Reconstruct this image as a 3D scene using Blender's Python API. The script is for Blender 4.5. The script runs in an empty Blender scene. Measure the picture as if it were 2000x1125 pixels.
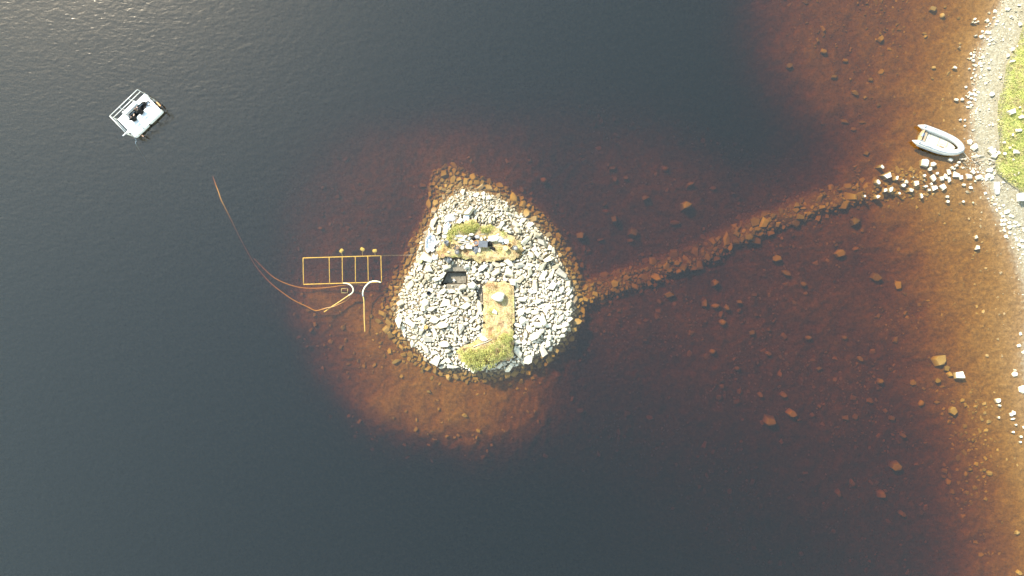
import bpy, bmesh, math, random
import numpy as np
from mathutils import Vector, Matrix, Euler, noise as mnoise

random.seed(7)
rng = np.random.default_rng(11)
sc = bpy.context.scene
COL = sc.collection
PI = math.pi

# ------------------------------------------------------------------ camera, sky, sun, exposure
CAM_H = 53.33
cam_data = bpy.data.cameras.new("camera")
cam_data.lens = 24.0
cam_data.sensor_width = 36.0
cam_data.clip_end = 3000
cam = bpy.data.objects.new("camera", cam_data)
cam.location = (0, 0, CAM_H)
COL.objects.link(cam)
sc.camera = cam

SUN_EL = math.radians(40.5)
SUN_DIR = Vector((-0.70 * math.cos(SUN_EL), 0.714 * math.cos(SUN_EL), math.sin(SUN_EL))).normalized()
world = bpy.data.worlds.new("World")
sc.world = world
world.use_nodes = True
wn = world.node_tree
wn.nodes.clear()
sky = wn.nodes.new("ShaderNodeTexSky")
sky.sky_type = 'NISHITA'
sky.sun_disc = False
sky.sun_elevation = SUN_EL
sky.sun_rotation = math.atan2(SUN_DIR.x, SUN_DIR.y)
sky.air_density = 2.2
sky.dust_density = 0.55
sky.ozone_density = 1.0
bg = wn.nodes.new("ShaderNodeBackground")
bg.inputs['Strength'].default_value = 0.15
wo = wn.nodes.new("ShaderNodeOutputWorld")
wn.links.new(sky.outputs[0], bg.inputs[0])
wn.links.new(bg.outputs[0], wo.inputs[0])

sun_data = bpy.data.lights.new("sun", 'SUN')
sun_data.energy = 4.2
sun_data.angle = math.radians(0.5)
sun_data.color = (1.0, 0.95, 0.87)
sun = bpy.data.objects.new("sun", sun_data)
sun.rotation_euler = SUN_DIR.to_track_quat('Z', 'Y').to_euler()
sun.location = (-40, 40, 60)
COL.objects.link(sun)

sc.view_settings.view_transform = 'Standard'
sc.view_settings.look = 'None'
sc.view_settings.gamma = 1.0
sc.view_settings.exposure = 1.55
sc.render.engine = 'CYCLES'
sc.cycles.use_denoising = True
sc.cycles.denoiser = 'OPENIMAGEDENOISE'
sc.cycles.denoising_input_passes = 'RGB_ALBEDO_NORMAL'
sc.cycles.denoising_prefilter = 'ACCURATE'
sc.cycles.max_bounces = 8
sc.cycles.diffuse_bounces = 3
sc.cycles.glossy_bounces = 3
sc.cycles.transparent_max_bounces = 12
sc.cycles.volume_bounces = 0
sc.cycles.sample_clamp_indirect = 6.0

# ------------------------------------------------------------------ helpers
def P(px, py, z=0.0):
    """photo pixel (2000 wide) measured at height z -> world point"""
    k = (CAM_H - z) / CAM_H
    return Vector(((px - 1000.0) / 25.0 * k, (562.5 - py) / 25.0 * k, z))

def W2P(x, y):
    return x * 25.0 + 1000.0, 562.5 - y * 25.0

def tag(o, label=None, cat=None, group=None, kind=None):
    if label: o['label'] = label
    if cat: o['category'] = cat
    if group: o['group'] = group
    if kind: o['kind'] = kind
    return o

def empty(name, loc, rot=(0, 0, 0)):
    o = bpy.data.objects.new(name, None)
    o.location = loc
    o.rotation_euler = rot
    o.empty_display_size = 0.2
    COL.objects.link(o)
    return o

def link_mesh(name, me, parent=None):
    o = bpy.data.objects.new(name, me)
    COL.objects.link(o)
    if parent: o.parent = parent
    return o

class MB:
    def __init__(s):
        s.v = []; s.f = []; s.sm = []
    def add(s, vs, fs, M=None, smooth=False):
        b = len(s.v)
        if M is not None: vs = [M @ Vector(p) for p in vs]
        s.v += [tuple(p) for p in vs]
        s.f += [tuple(i + b for i in f) for f in fs]
        s.sm += [smooth] * len(fs)
    def box(s, c, size, M=None, bev=0.0):
        x, y, z = [q / 2 for q in size]
        bm = bmesh.new()
        bmesh.ops.create_cube(bm, size=1)
        for v in bm.verts: v.co = Vector((v.co.x * size[0] + c[0], v.co.y * size[1] + c[1], v.co.z * size[2] + c[2]))
        if bev > 0:
            bmesh.ops.bevel(bm, geom=bm.edges[:], offset=bev, segments=2, affect='EDGES', profile=0.6)
        bm.verts.index_update()
        s.add([v.co.copy() for v in bm.verts], [[v.index for v in f.verts] for f in bm.faces], M)
        bm.free()
    def tube(s, pts, r, n=8, M=None, cap=True):
        pts = [Vector(p) for p in pts]
        rs = r if isinstance(r, (list, tuple)) else [r] * len(pts)
        vs = []; fs = []
        up = Vector((0, 0, 1))
        prev = None
        for i, p in enumerate(pts):
            a = pts[max(0, i - 1)]; b = pts[min(len(pts) - 1, i + 1)]
            t = (b - a)
            if t.length < 1e-9: t = Vector((1, 0, 0))
            t.normalize()
            if prev is None:
                ref = up if abs(t.dot(up)) < 0.9 else Vector((1, 0, 0))
                n1 = t.cross(ref).normalized()
            else:
                n1 = prev - t * prev.dot(t)
                n1.normalize()
            prev = n1
            n2 = t.cross(n1)
            for k in range(n):
                a2 = 2 * PI * k / n
                vs.append(p + (n1 * math.cos(a2) + n2 * math.sin(a2)) * rs[i])
        for i in range(len(pts) - 1):
            for k in range(n):
                k2 = (k + 1) % n
                fs.append((i * n + k, i * n + k2, (i + 1) * n + k2, (i + 1) * n + k))
        if cap:
            fs.append(tuple(range(n - 1, -1, -1)))
            fs.append(tuple(range((len(pts) - 1) * n, len(pts) * n)))
        s.add(vs, fs, M, True)
    def lathe(s, prof, n=20, M=None, cap_bottom=False, cap_top=False):
        vs = []; fs = []
        for r, z in prof:
            for k in range(n):
                a = 2 * PI * k / n
                vs.append((r * math.cos(a), r * math.sin(a), z))
        for i in range(len(prof) - 1):
            for k in range(n):
                k2 = (k + 1) % n
                fs.append((i * n + k, i * n + k2, (i + 1) * n + k2, (i + 1) * n + k))
        if cap_bottom: fs.append(tuple(range(n - 1, -1, -1)))
        if cap_top: fs.append(tuple(range((len(prof) - 1) * n, len(prof) * n)))
        s.add(vs, fs, M, True)
    def build(s, name, mat, parent=None, flat=False):
        me = bpy.data.meshes.new(name)
        me.from_pydata(s.v, [], s.f)
        if not flat:
            me.polygons.foreach_set('use_smooth', s.sm)
        me.update()
        if mat: me.materials.append(mat)
        return link_mesh(name, me, parent)

def smooth_path(pts, n=6):
    """Catmull-Rom through points"""
    pts = [Vector(p) for p in pts]
    out = []
    for i in range(len(pts) - 1):
        p0 = pts[max(i - 1, 0)]; p1 = pts[i]; p2 = pts[i + 1]; p3 = pts[min(i + 2, len(pts) - 1)]
        for k in range(n):
            t = k / n
            out.append(0.5 * ((2 * p1) + (p2 - p0) * t + (2 * p0 - 5 * p1 + 4 * p2 - p3) * t * t + (3 * p1 - p0 - 3 * p2 + p3) * t ** 3))
    out.append(pts[-1])
    return out

# ------------------------------------------------------------------ materials
def new_mat(name):
    m = bpy.data.materials.new(name)
    m.use_nodes = True
    nt = m.node_tree
    nt.nodes.clear()
    out = nt.nodes.new("ShaderNodeOutputMaterial")
    return m, nt, out

def N(nt, typ, **kw):
    n = nt.nodes.new(typ)
    for k, v in kw.items():
        if k in n.inputs: n.inputs[k].default_value = v
        else: setattr(n, k, v)
    return n

def noise_node(nt, coord, scale, detail=4, rough=0.55, dist=0.0):
    n = nt.nodes.new("ShaderNodeTexNoise")
    n.inputs['Scale'].default_value = scale
    n.inputs['Detail'].default_value = detail
    n.inputs['Roughness'].default_value = rough
    n.inputs['Distortion'].default_value = dist
    if coord is not None: nt.links.new(coord, n.inputs['Vector'])
    return n

def ramp(nt, fac, stops):
    r = nt.nodes.new("ShaderNodeValToRGB")
    el = r.color_ramp.elements
    while len(el) > 1: el.remove(el[-1])
    el[0].position = stops[0][0]; el[0].color = (*stops[0][1], 1)
    for p, c in stops[1:]:
        e = el.new(p); e.color = (*c, 1)
    nt.links.new(fac, r.inputs[0])
    return r

def mixc(nt, fac, a, b, mode='MIX'):
    m = nt.nodes.new("ShaderNodeMix")
    m.data_type = 'RGBA'
    m.blend_type = mode
    if hasattr(fac, 'links'): nt.links.new(fac, m.inputs[0])
    else: m.inputs[0].default_value = fac
    for s, q in ((6, a), (7, b)):
        if hasattr(q, 'links'): nt.links.new(q, m.inputs[s])
        else: m.inputs[s].default_value = (*q, 1)
    return m.outputs[2]

def math_node(nt, op, a, b=None, clamp=False):
    m = nt.nodes.new("ShaderNodeMath")
    m.operation = op
    m.use_clamp = clamp
    for i, q in enumerate((a, b)):
        if q is None: continue
        if hasattr(q, 'links'): nt.links.new(q, m.inputs[i])
        else: m.inputs[i].default_value = q
    return m.outputs[0]

def simple_mat(name, col, rough=0.6, metal=0.0, var=0.12, scale=6.0, bump=0.0, spec=0.5):
    """painted / plastic / cloth with a little procedural soiling"""
    m, nt, out = new_mat(name)
    tc = nt.nodes.new("ShaderNodeTexCoord")
    nz = noise_node(nt, tc.outputs['Object'], scale, 5)
    dark = tuple(c * (1 - var * 2) for c in col)
    lite = tuple(min(1, c * (1 + var)) for c in col)
    r = ramp(nt, nz.outputs[0], [(0.3, dark), (0.55, col), (0.75, lite)])
    b = nt.nodes.new("ShaderNodeBsdfPrincipled")
    nt.links.new(r.outputs[0], b.inputs['Base Color'])
    b.inputs['Roughness'].default_value = rough
    b.inputs['Metallic'].default_value = metal
    b.inputs['Specular IOR Level'].default_value = spec
    if bump:
        bp = nt.nodes.new("ShaderNodeBump")
        bp.inputs['Strength'].default_value = bump
        bp.inputs['Distance'].default_value = 0.02
        nz2 = noise_node(nt, tc.outputs['Object'], scale * 5, 4)
        nt.links.new(nz2.outputs[0], bp.inputs['Height'])
        nt.links.new(bp.outputs[0], b.inputs['Normal'])
    nt.links.new(b.outputs[0], out.inputs[0])
    return m

def stone_mat(name, tones, rough=0.85, algae=True):
    m, nt, out = new_mat(name)
    geo = nt.nodes.new("ShaderNodeNewGeometry")
    oi = nt.nodes.new("ShaderNodeObjectInfo")
    rnd = math_node(nt, 'FRACT', math_node(nt, 'ADD', geo.outputs['Random Per Island'], oi.outputs['Random']))
    base = ramp(nt, rnd, tones)
    base.color_ramp.interpolation = 'LINEAR'
    nz = noise_node(nt, geo.outputs['Position'], 5.0, 6, 0.65)
    mot = ramp(nt, nz.outputs[0], [(0.3, (0.62, 0.60, 0.58)), (0.5, (0.95, 0.95, 0.93)), (0.7, (1.12, 1.12, 1.10))])
    c = mixc(nt, 1.0, base.outputs[0], mot.outputs[0], 'MULTIPLY')
    # paler, drier stone over the south of the pile and in patches
    sp = nt.nodes.new("ShaderNodeSeparateXYZ"); nt.links.new(geo.outputs['Position'], sp.inputs[0])
    big = noise_node(nt, geo.outputs['Position'], 0.45, 3)
    sy = math_node(nt, 'ADD', math_node(nt, 'MULTIPLY', sp.outputs[1], -0.11), math_node(nt, 'MULTIPLY', math_node(nt, 'SUBTRACT', big.outputs[0], 0.40), 2.2))
    pf = math_node(nt, 'MULTIPLY', math_node(nt, 'MINIMUM', math_node(nt, 'MAXIMUM', sy, 0.0), 1.0), 0.55)
    c = mixc(nt, pf, c, (0.67, 0.61, 0.48))
    # crusts of lichen and earth stain
    nz3 = noise_node(nt, geo.outputs['Position'], 1.6, 5, 0.6)
    st = ramp(nt, nz3.outputs[0], [(0.52, (0, 0, 0)), (0.68, (1, 1, 1))])
    c = mixc(nt, math_node(nt, 'MULTIPLY', st.outputs[0], 0.30), c, (0.40, 0.33, 0.17))
    if algae:
        sep = nt.nodes.new("ShaderNodeSeparateXYZ")
        nt.links.new(geo.outputs['Position'], sep.inputs[0])
        wob = math_node(nt, 'MULTIPLY', math_node(nt, 'SUBTRACT', nz.outputs[0], 0.5), 0.12)
        zz = math_node(nt, 'ADD', sep.outputs[2], wob)
        mr = nt.nodes.new("ShaderNodeMapRange")
        mr.inputs[1].default_value = 0.03; mr.inputs[2].default_value = -0.10
        mr.inputs[3].default_value = 0.0; mr.inputs[4].default_value = 0.8
        nt.links.new(zz, mr.inputs[0])
        c = mixc(nt, mr.outputs[0], c, ramp(nt, rnd, [(0, (0.13, 0.076, 0.042)), (0.5, (0.22, 0.134, 0.076)), (1, (0.33, 0.21, 0.125))]).outputs[0])
    b = nt.nodes.new("ShaderNodeBsdfPrincipled")
    nt.links.new(c, b.inputs['Base Color'])
    b.inputs['Roughness'].default_value = rough
    b.inputs['Specular IOR Level'].default_value = 0.25
    bp = nt.nodes.new("ShaderNodeBump")
    bp.inputs['Strength'].default_value = 0.7
    bp.inputs['Distance'].default_value = 0.03
    nz2 = noise_node(nt, geo.outputs['Position'], 9.0, 6, 0.7)
    nt.links.new(nz2.outputs[0], bp.inputs['Height'])
    nt.links.new(bp.outputs[0], b.inputs['Normal'])
    nt.links.new(b.outputs[0], out.inputs[0])
    return m

M_STONE = stone_mat("gneiss_rubble", [(0.0, (0.26, 0.22, 0.15)), (0.12, (0.50, 0.44, 0.31)), (0.3, (0.36, 0.30, 0.20)), (0.45, (0.60, 0.54, 0.42)),
                                     (0.6, (0.44, 0.37, 0.25)), (0.70, (0.22, 0.20, 0.17)), (0.82, (0.54, 0.47, 0.34)), (1.0, (0.64, 0.59, 0.47))])
M_PALE = stone_mat("pale_gneiss", [(0.0, (0.55, 0.50, 0.39)), (0.5, (0.66, 0.61, 0.50)), (1.0, (0.47, 0.41, 0.31))])
M_DARKSTONE = stone_mat("dark_gneiss", [(0.0, (0.12, 0.12, 0.13)), (0.5, (0.2, 0.2, 0.2)), (1.0, (0.27, 0.26, 0.25))])
M_GREYSLAB = stone_mat("grey_slab", [(0.0, (0.26, 0.26, 0.26)), (1.0, (0.34, 0.33, 0.32))])

def leaf_mat(name, cols):
    m, nt, out = new_mat(name)
    geo = nt.nodes.new("ShaderNodeNewGeometry")
    r = ramp(nt, geo.outputs['Random Per Island'], cols)
    nz = noise_node(nt, geo.outputs['Position'], 1.3, 4)
    t = ramp(nt, nz.outputs[0], [(0.35, (0.7, 0.72, 0.7)), (0.65, (1.15, 1.1, 1.0))])
    c = mixc(nt, 1.0, r.outputs[0], t.outputs[0], 'MULTIPLY')
    d = nt.nodes.new("ShaderNodeBsdfDiffuse"); nt.links.new(c, d.inputs[0])
    tr = nt.nodes.new("ShaderNodeBsdfTranslucent"); nt.links.new(c, tr.inputs[0])
    mx = nt.nodes.new("ShaderNodeMixShader"); mx.inputs[0].default_value = 0.12
    nt.links.new(d.outputs[0], mx.inputs[1]); nt.links.new(tr.outputs[0], mx.inputs[2])
    nt.links.new(mx.outputs[0], out.inputs[0])
    return m

M_LEAF = leaf_mat("heath_leaves", [(0, (0.34, 0.35, 0.10)), (0.35, (0.46, 0.47, 0.15)), (0.7, (0.54, 0.54, 0.19)), (0.93, (0.48, 0.42, 0.18)), (1, (0.36, 0.18, 0.09))])
M_BLADE_DRY = leaf_mat("dry_blades", [(0, (0.34, 0.25, 0.13)), (0.3, (0.50, 0.40, 0.23)), (0.6, (0.40, 0.37, 0.16)), (0.82, (0.50, 0.38, 0.21)), (0.92, (0.30, 0.32, 0.10)), (1, (0.30, 0.16, 0.09))])
M_BLADE_GREEN = leaf_mat("green_blades", [(0, (0.28, 0.30, 0.09)), (0.4, (0.38, 0.39, 0.14)), (0.75, (0.50, 0.48, 0.21)), (1, (0.44, 0.33, 0.18))])

def turf_mat():
    m, nt, out = new_mat("turf_top")
    geo = nt.nodes.new("ShaderNodeNewGeometry")
    n1 = noise_node(nt, geo.outputs['Position'], 2.0, 7, 0.75)
    n2 = noise_node(nt, geo.outputs['Position'], 14.0, 4, 0.7)
    a = ramp(nt, n1.outputs[0], [(0.34, (0.22, 0.12, 0.07)), (0.42, (0.38, 0.26, 0.15)), (0.50, (0.48, 0.38, 0.21)), (0.60, (0.44, 0.39, 0.17)), (0.68, (0.30, 0.32, 0.10))])
    b_ = ramp(nt, n2.outputs[0], [(0.32, (0.35, 0.30, 0.26)), (0.5, (0.88, 0.86, 0.82)), (0.68, (1.2, 1.2, 1.15))])
    c = mixc(nt, 1.0, a.outputs[0], b_.outputs[0], 'MULTIPLY')
    n3 = noise_node(nt, geo.outputs['Position'], 0.9, 5, 0.7)
    pt = ramp(nt, n3.outputs[0], [(0.36, (0.62, 0.50, 0.42)), (0.48, (1.0, 0.98, 0.95)), (0.56, (1.0, 1.0, 0.95)), (0.66, (0.72, 0.86, 0.55))])
    c = mixc(nt, 1.0, c, pt.outputs[0], 'MULTIPLY')
    # the cut sides are bare dark peat
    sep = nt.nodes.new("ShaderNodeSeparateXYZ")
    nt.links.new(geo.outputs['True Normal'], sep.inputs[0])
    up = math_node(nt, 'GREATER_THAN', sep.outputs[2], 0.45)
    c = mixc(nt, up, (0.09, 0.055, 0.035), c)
    b = nt.nodes.new("ShaderNodeBsdfDiffuse")
    nt.links.new(c, b.inputs[0])
    bp = nt.nodes.new("ShaderNodeBump"); bp.inputs['Strength'].default_value = 0.8; bp.inputs['Distance'].default_value = 0.04
    nt.links.new(n2.outputs[0], bp.inputs['Height']); nt.links.new(bp.outputs[0], b.inputs['Normal'])
    nt.links.new(b.outputs[0], out.inputs[0])
    return m
M_TURF = turf_mat()

M_WHITE_PAINT = simple_mat("white_deck_paint", (0.78, 0.77, 0.74), 0.5, var=0.05)
M_WHITE_PLASTIC = simple_mat("white_plastic", (0.75, 0.75, 0.72), 0.4, var=0.06)
M_RAIL = simple_mat("galvanised_rail", (0.72, 0.70, 0.64), 0.45, metal=0.2, var=0.08)
M_BLACK = simple_mat("black_plastic", (0.014, 0.013, 0.012), 0.6, var=0.3, spec=0.15)
M_DGREY = simple_mat("dark_grey_board", (0.09, 0.095, 0.10), 0.55, var=0.15)
M_NAVY = simple_mat("wetsuit", (0.020, 0.019, 0.019), 0.8, var=0.3, spec=0.1)
M_HAIR = simple_mat("brown_hair", (0.10, 0.055, 0.03), 0.7, var=0.3, scale=40)
M_SKIN = simple_mat("skin", (0.48, 0.30, 0.22), 0.6, var=0.05)
M_YELLOWPIPE = simple_mat("yellow_pipe", (0.62, 0.44, 0.15), 0.5, var=0.12, scale=3)
M_CREAMPIPE = simple_mat("cream_hose", (0.72, 0.66, 0.44), 0.5, var=0.08, scale=3)
M_HOSE = simple_mat("orange_hose", (0.50, 0.25, 0.09), 0.5, var=0.1, scale=3)
M_TAN = simple_mat("tan_bucket_plastic", (0.52, 0.36, 0.15), 0.5, var=0.1)
M_YELB = simple_mat("yellow_bucket_plastic", (0.58, 0.50, 0.16), 0.5, var=0.1)
M_GREYB = simple_mat("grey_bucket_plastic", (0.16, 0.17, 0.18), 0.5, var=0.15)
M_BLKB = simple_mat("black_bucket_rubber", (0.04, 0.04, 0.042), 0.6, var=0.2)
M_SOIL = simple_mat("wet_soil", (0.24, 0.15, 0.08), 0.9, var=0.25, scale=20, bump=0.6)
M_WOOD = simple_mat("weathered_wood", (0.42, 0.36, 0.28), 0.8, var=0.2, scale=9, bump=0.4)
M_PLY = simple_mat("plywood", (0.36, 0.24, 0.13), 0.6, var=0.12, scale=5)
M_BROWNPLY = simple_mat("brown_wood", (0.22, 0.12, 0.07), 0.6)
M_RIB = simple_mat("light_grey_rubber", (0.42, 0.41, 0.37), 0.6, var=0.08, spec=0.3)
M_RIBFLOOR = simple_mat("cream_floor", (0.50, 0.45, 0.33), 0.6, var=0.18, scale=2.5)
M_MIDGREY = simple_mat("mid_grey_rubber", (0.20, 0.22, 0.24), 0.6, var=0.1)
M_ROPE = simple_mat("rope", (0.55, 0.52, 0.42), 0.8, var=0.1)
M_BLUEROPE = simple_mat("pale_blue_rope", (0.35, 0.45, 0.52), 0.8, var=0.1)
M_ORANGE = simple_mat("orange_plastic", (0.62, 0.25, 0.07), 0.5, var=0.1)
M_SACK = simple_mat("white_woven_sack", (0.66, 0.66, 0.64), 0.8, var=0.1, scale=8, bump=0.5)
M_BLUETARP = simple_mat("pale_blue_sheet", (0.42, 0.46, 0.52), 0.6, var=0.15, scale=5, bump=0.5)
M_PAPER = simple_mat("white_board", (0.8, 0.8, 0.78), 0.5, var=0.03)
M_INK = simple_mat("grey_ink", (0.3, 0.3, 0.3), 0.6)
M_STEM = simple_mat("brown_stem", (0.10, 0.06, 0.035), 0.9, var=0.3)

# ------------------------------------------------------------------ plan of the place (photo pixels at water level)
DRY = [(862, 405), (876, 388), (905, 374), (945, 376), (982, 392), (1004, 412), (1030, 432), (1055, 455), (1075, 482), (1088, 508), (1102, 532),
       (1115, 560), (1118, 600), (1112, 640), (1090, 668), (1060, 686), (1030, 704), (1000, 716), (960, 722), (925, 722), (890, 717), (860, 712),
       (836, 700), (815, 680), (797, 660), (776, 632), (774, 612), (783, 590), (789, 565), (800, 535), (815, 505), (823, 475), (836, 448), (852, 420)]
OUTER = [(843, 332), (885, 320), (930, 342), (985, 364), (1030, 392), (1065, 418), (1092, 455), (1112, 488), (1128, 520), (1146, 565), (1142, 620),
         (1118, 668), (1080, 704), (1035, 726), (985, 742), (925, 748), (870, 736), (820, 716), (785, 690), (757, 650), (744, 605), (752, 565),
         (772, 535), (792, 500), (806, 460), (826, 425), (838, 380)]
CAUSE = [(1110, 585), (1145, 575), (1190, 558), (1280, 530), (1380, 490), (1450, 455), (1520, 428), (1600, 396), (1680, 376), (1760, 360), (1840, 348), (1900, 342), (1945, 340)]
CAUSE_D = [0.25, 0.6, 0.85, 1.05, 1.1, 0.95, 0.85, 0.8, 0.65, 0.4, 0.2, 0.04, -0.12]
TURF_N = [(853, 487), (857, 505), (872, 502), (887, 503), (903, 504), (919, 507), (940, 508), (960, 510), (982, 508), (1002, 507), (1017, 502), (1022, 489),
          (1014, 470), (992, 458), (974, 447), (964, 442), (936, 443), (932, 432), (918, 431), (904, 436), (890, 441), (879, 451), (874, 468), (862, 481)]
TURF_S = [(944, 553), (960, 551), (980, 552), (1000, 552), (1001, 600), (1002, 630), (1001, 660), (1003, 690), (996, 700), (975, 705), (950, 714), (916, 713), (897, 700),
          (893, 684), (905, 676), (925, 668), (939, 656), (943, 640), (944, 600)]
PIT = [(875, 531.5), (911.5, 531.5), (912, 554.5), (863, 555)]
PIT2 = [(926, 548), (938, 550), (944, 558), (943, 590), (930, 588), (934, 572), (924, 562)]
LEDGE = [(855, 555), (903, 555), (902, 563), (884, 566), (868, 562), (854, 564)]
LEDGE2 = [(881, 519), (905, 520), (909, 531), (879, 532)]
SHORE = [(1962, -60), (1957, 0), (1940, 50), (1912, 110), (1910, 160), (1900, 200), (1903, 250), (1897, 290), (1912, 330), (1928, 372), (1955, 408), (1990, 450), (2006, 510),
         (2012, 600), (2018, 700), (2024, 800), (2045, 1000), (2060, 1125), (2090, 1300)]
GRASS_EDGE = [(2012, -200), (2006, 20), (1996, 50), (1985, 90), (1964, 125), (1958, 170), (1948, 195), (1946, 240), (1951, 280), (1950, 300), (1942, 320),
              (1946, 338), (1962, 352), (1982, 366), (1998, 380), (2030, 400), (2060, 480), (2075, 600), (2090, 900), (2130, 1400)]

def poly_sd(X, Y, poly):
    """signed distance in px, + inside"""
    d = np.full(X.shape, 1e9)
    inside = np.zeros(X.shape, bool)
    n = len(poly)
    for i in range(n):
        x1, y1 = poly[i]; x2, y2 = poly[(i + 1) % n]
        dx, dy = x2 - x1, y2 - y1
        t = np.clip(((X - x1) * dx + (Y - y1) * dy) / (dx * dx + dy * dy), 0, 1)
        d = np.minimum(d, np.hypot(X - x1 - t * dx, Y - y1 - t * dy))
        c = ((y1 > Y) != (y2 > Y))
        with np.errstate(divide='ignore', invalid='ignore'):
            xi = (x2 - x1) * (Y - y1) / (y2 - y1 if y2 != y1 else 1e-9) + x1
        inside ^= (c & (X < xi))
    return np.where(inside, d, -d)

def line_dist(X, Y, pts):
    d = np.full(X.shape, 1e9); s = np.zeros(X.shape)
    for i in range(len(pts) - 1):
        x1, y1 = pts[i]; x2, y2 = pts[i + 1]
        dx, dy = x2 - x1, y2 - y1
        t = np.clip(((X - x1) * dx + (Y - y1) * dy) / (dx * dx + dy * dy), 0, 1)
        dd = np.hypot(X - x1 - t * dx, Y - y1 - t * dy)
        m = dd < d
        d = np.where(m, dd, d); s = np.where(m, i + t, s)
    return d, s

_lat = rng.random((256, 256))
def vnoise(x, y):
    xi = np.floor(x).astype(int); yi = np.floor(y).astype(int)
    fx = x - xi; fy = y - yi
    fx = fx * fx * (3 - 2 * fx); fy = fy * fy * (3 - 2 * fy)
    a = _lat[xi % 256, yi % 256]; b = _lat[(xi + 1) % 256, yi % 256]
    c = _lat[xi % 256, (yi + 1) % 256]; d = _lat[(xi + 1) % 256, (yi + 1) % 256]
    return (a * (1 - fx) + b * fx) * (1 - fy) + (c * (1 - fx) + d * fx) * fy - 0.5

DEPTHS = """
0,0,6;0,300,6;0,600,6;0,1125,6;200,150,6;200,500,5.5;200,900,6;400,0,6;400,300,4.8;400,700,5;400,1000,6;600,100,5;600,1000,6;800,0,5;800,150,4;1000,0,5;1000,150,3.8;1200,0,5;1200,120,4
1300,0,4.6;1430,0,3.2;1480,0,1.9;1550,0,1.15;1650,0,.9;1750,0,.72;1850,0,.48;1920,0,.2;1957,0,0;2000,0,-.35
1400,100,4;1480,100,2.3;1540,100,1.2;1650,100,.95;1750,100,.72;1850,100,.38;1900,100,.1;1960,110,-.3
1450,200,3.6;1530,200,2.3;1600,200,1.25;1700,200,.9;1800,200,.48;1870,200,.18;1902,200,0;1950,200,-.4
1500,280,3;1590,280,2.1;1660,280,1.3;1720,280,.9;1800,280,.4;1870,280,.15;1900,280,0;1950,280,-.4
1100,330,2.4;1200,330,2.0;1300,330,1.9;1400,330,2.1;1500,330,2.4;1600,330,1.7;1680,330,1.0;1760,330,.5;1850,330,.22;1920,340,0
1100,250,2.6;1200,250,2.4;1300,260,2.3;1400,250,3;1250,400,1.9;1350,400,1.9;1450,380,2.1;1300,470,1.9;1180,480,2.1;1530,370,1.9
1000,250,2.2;900,250,1.95;800,250,2.2;850,290,1.5;950,280,1.8;750,290,1.85;700,250,2.5;1040,320,1.8;920,310,1.5;780,340,1.7
700,330,1.85;650,400,1.8;640,450,1.6;700,430,1.6;620,490,1.5;575,480,2.1;560,560,2.0;600,525,1.8;680,528,1.9;720,530,1.8;770,480,1.6;790,420,1.8;820,370,1.45
500,500,3.1;500,600,3.1;450,400,4.2;560,400,2.5;600,330,2.6;520,700,4.2
600,590,1.05;650,580,1.1;700,600,.9;730,640,.75;755,690,.75;660,640,1.15;600,650,1.7;560,640,2.3;540,590,2.3
640,700,1.5;600,740,2.6;700,740,1.05;750,760,.85;680,800,1.7;630,830,3.2;740,820,1.0;800,780,.75;800,850,1.25;750,880,2.6;860,790,.7;860,860,1.15;850,930,3;920,870,1.2;930,930,2.4;950,790,.75;1000,780,.9
1000,850,1.3;1060,760,1.2;1060,840,1.7;1100,700,1.5;1125,760,2.3;1050,930,3;1160,640,1.7;1150,700,2.4;1150,530,1.8;1130,480,1.8;1090,420,1.9;1050,370,1.9
1250,600,1.8;1350,620,1.75;1400,680,1.75;1300,700,2.2;1200,720,2.2;1500,550,1.6;1450,760,2.0;1550,700,1.8;1600,600,1.5;1650,500,1.35;1700,440,1.05;1700,600,1.45;1750,540,1.1;1600,450,1.3;1530,480,1.6;1400,560,1.75
1750,700,1.5;1800,640,.95;1850,560,.5;1900,500,.34;1950,520,.16;1850,450,.34;1780,430,.6;1800,400,.42;1900,400,.13;1950,440,.04
1500,800,2.1;1600,800,1.85;1700,800,1.75;1780,800,1.55;1840,800,1.1;1880,800,.66;1930,800,.36;1990,800,.12;1820,735,1.05;1870,700,.55;1930,650,.25;1990,650,.06
1400,850,2.4;1300,850,2.7;1200,850,3.0;1500,900,2.6;1600,900,2.2;1700,900,2.05;1800,900,1.8;1860,900,1.3;1910,900,.75;1950,900,.45;1990,900,.24
1500,1000,2.9;1600,1000,2.5;1700,1000,2.2;1800,1000,2;1850,1000,1.6;1900,1000,1.1;1950,1000,.65;1990,1000,.4;1400,1000,3.2
1600,1110,3.1;1700,1110,2.5;1800,1110,2.2;1860,1110,1.8;1920,1110,1.1;1990,1110,.55;1450,1110,3.5;1200,1110,4.6;1000,1110,6
2020,600,-.04;2045,800,-.1;2060,1000,-.1;2080,1125,-.15;2150,0,-1.2;2150,400,-1.0;2150,800,-.9;2150,1200,-.9;2010,430,-.25
"""
CP = np.array([[float(q) for q in t.split(',')] for ln in DEPTHS.strip().split('\n') for t in ln.split(';') if t.strip()])
for _r in CP:
    if 540 < _r[0] < 1180 and 225 < _r[1] < 900 and 0.5 < _r[2] < 3.0: _r[2] *= 0.92 if _r[1] < 520 else 0.85
    if _r[0] > 1180 and _r[1] > 560 and 1.0 < _r[2] < 5: _r[2] *= 0.86
    if 1100 < _r[0] < 1600 and 300 < _r[1] < 560: _r[2] *= 0.9
def _phi(r): return np.sqrt(r * r + 22.0 ** 2)
_A = _phi(np.hypot(CP[:, None, 0] - CP[None, :, 0], CP[:, None, 1] - CP[None, :, 1]))
_n = len(CP)
_K = np.zeros((_n + 1, _n + 1)); _K[:_n, :_n] = _A; _K[_n, :_n] = 1; _K[:_n, _n] = 1
_w = np.linalg.solve(_K + 1e-6 * np.eye(_n + 1), np.append(CP[:, 2], 0))
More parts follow.
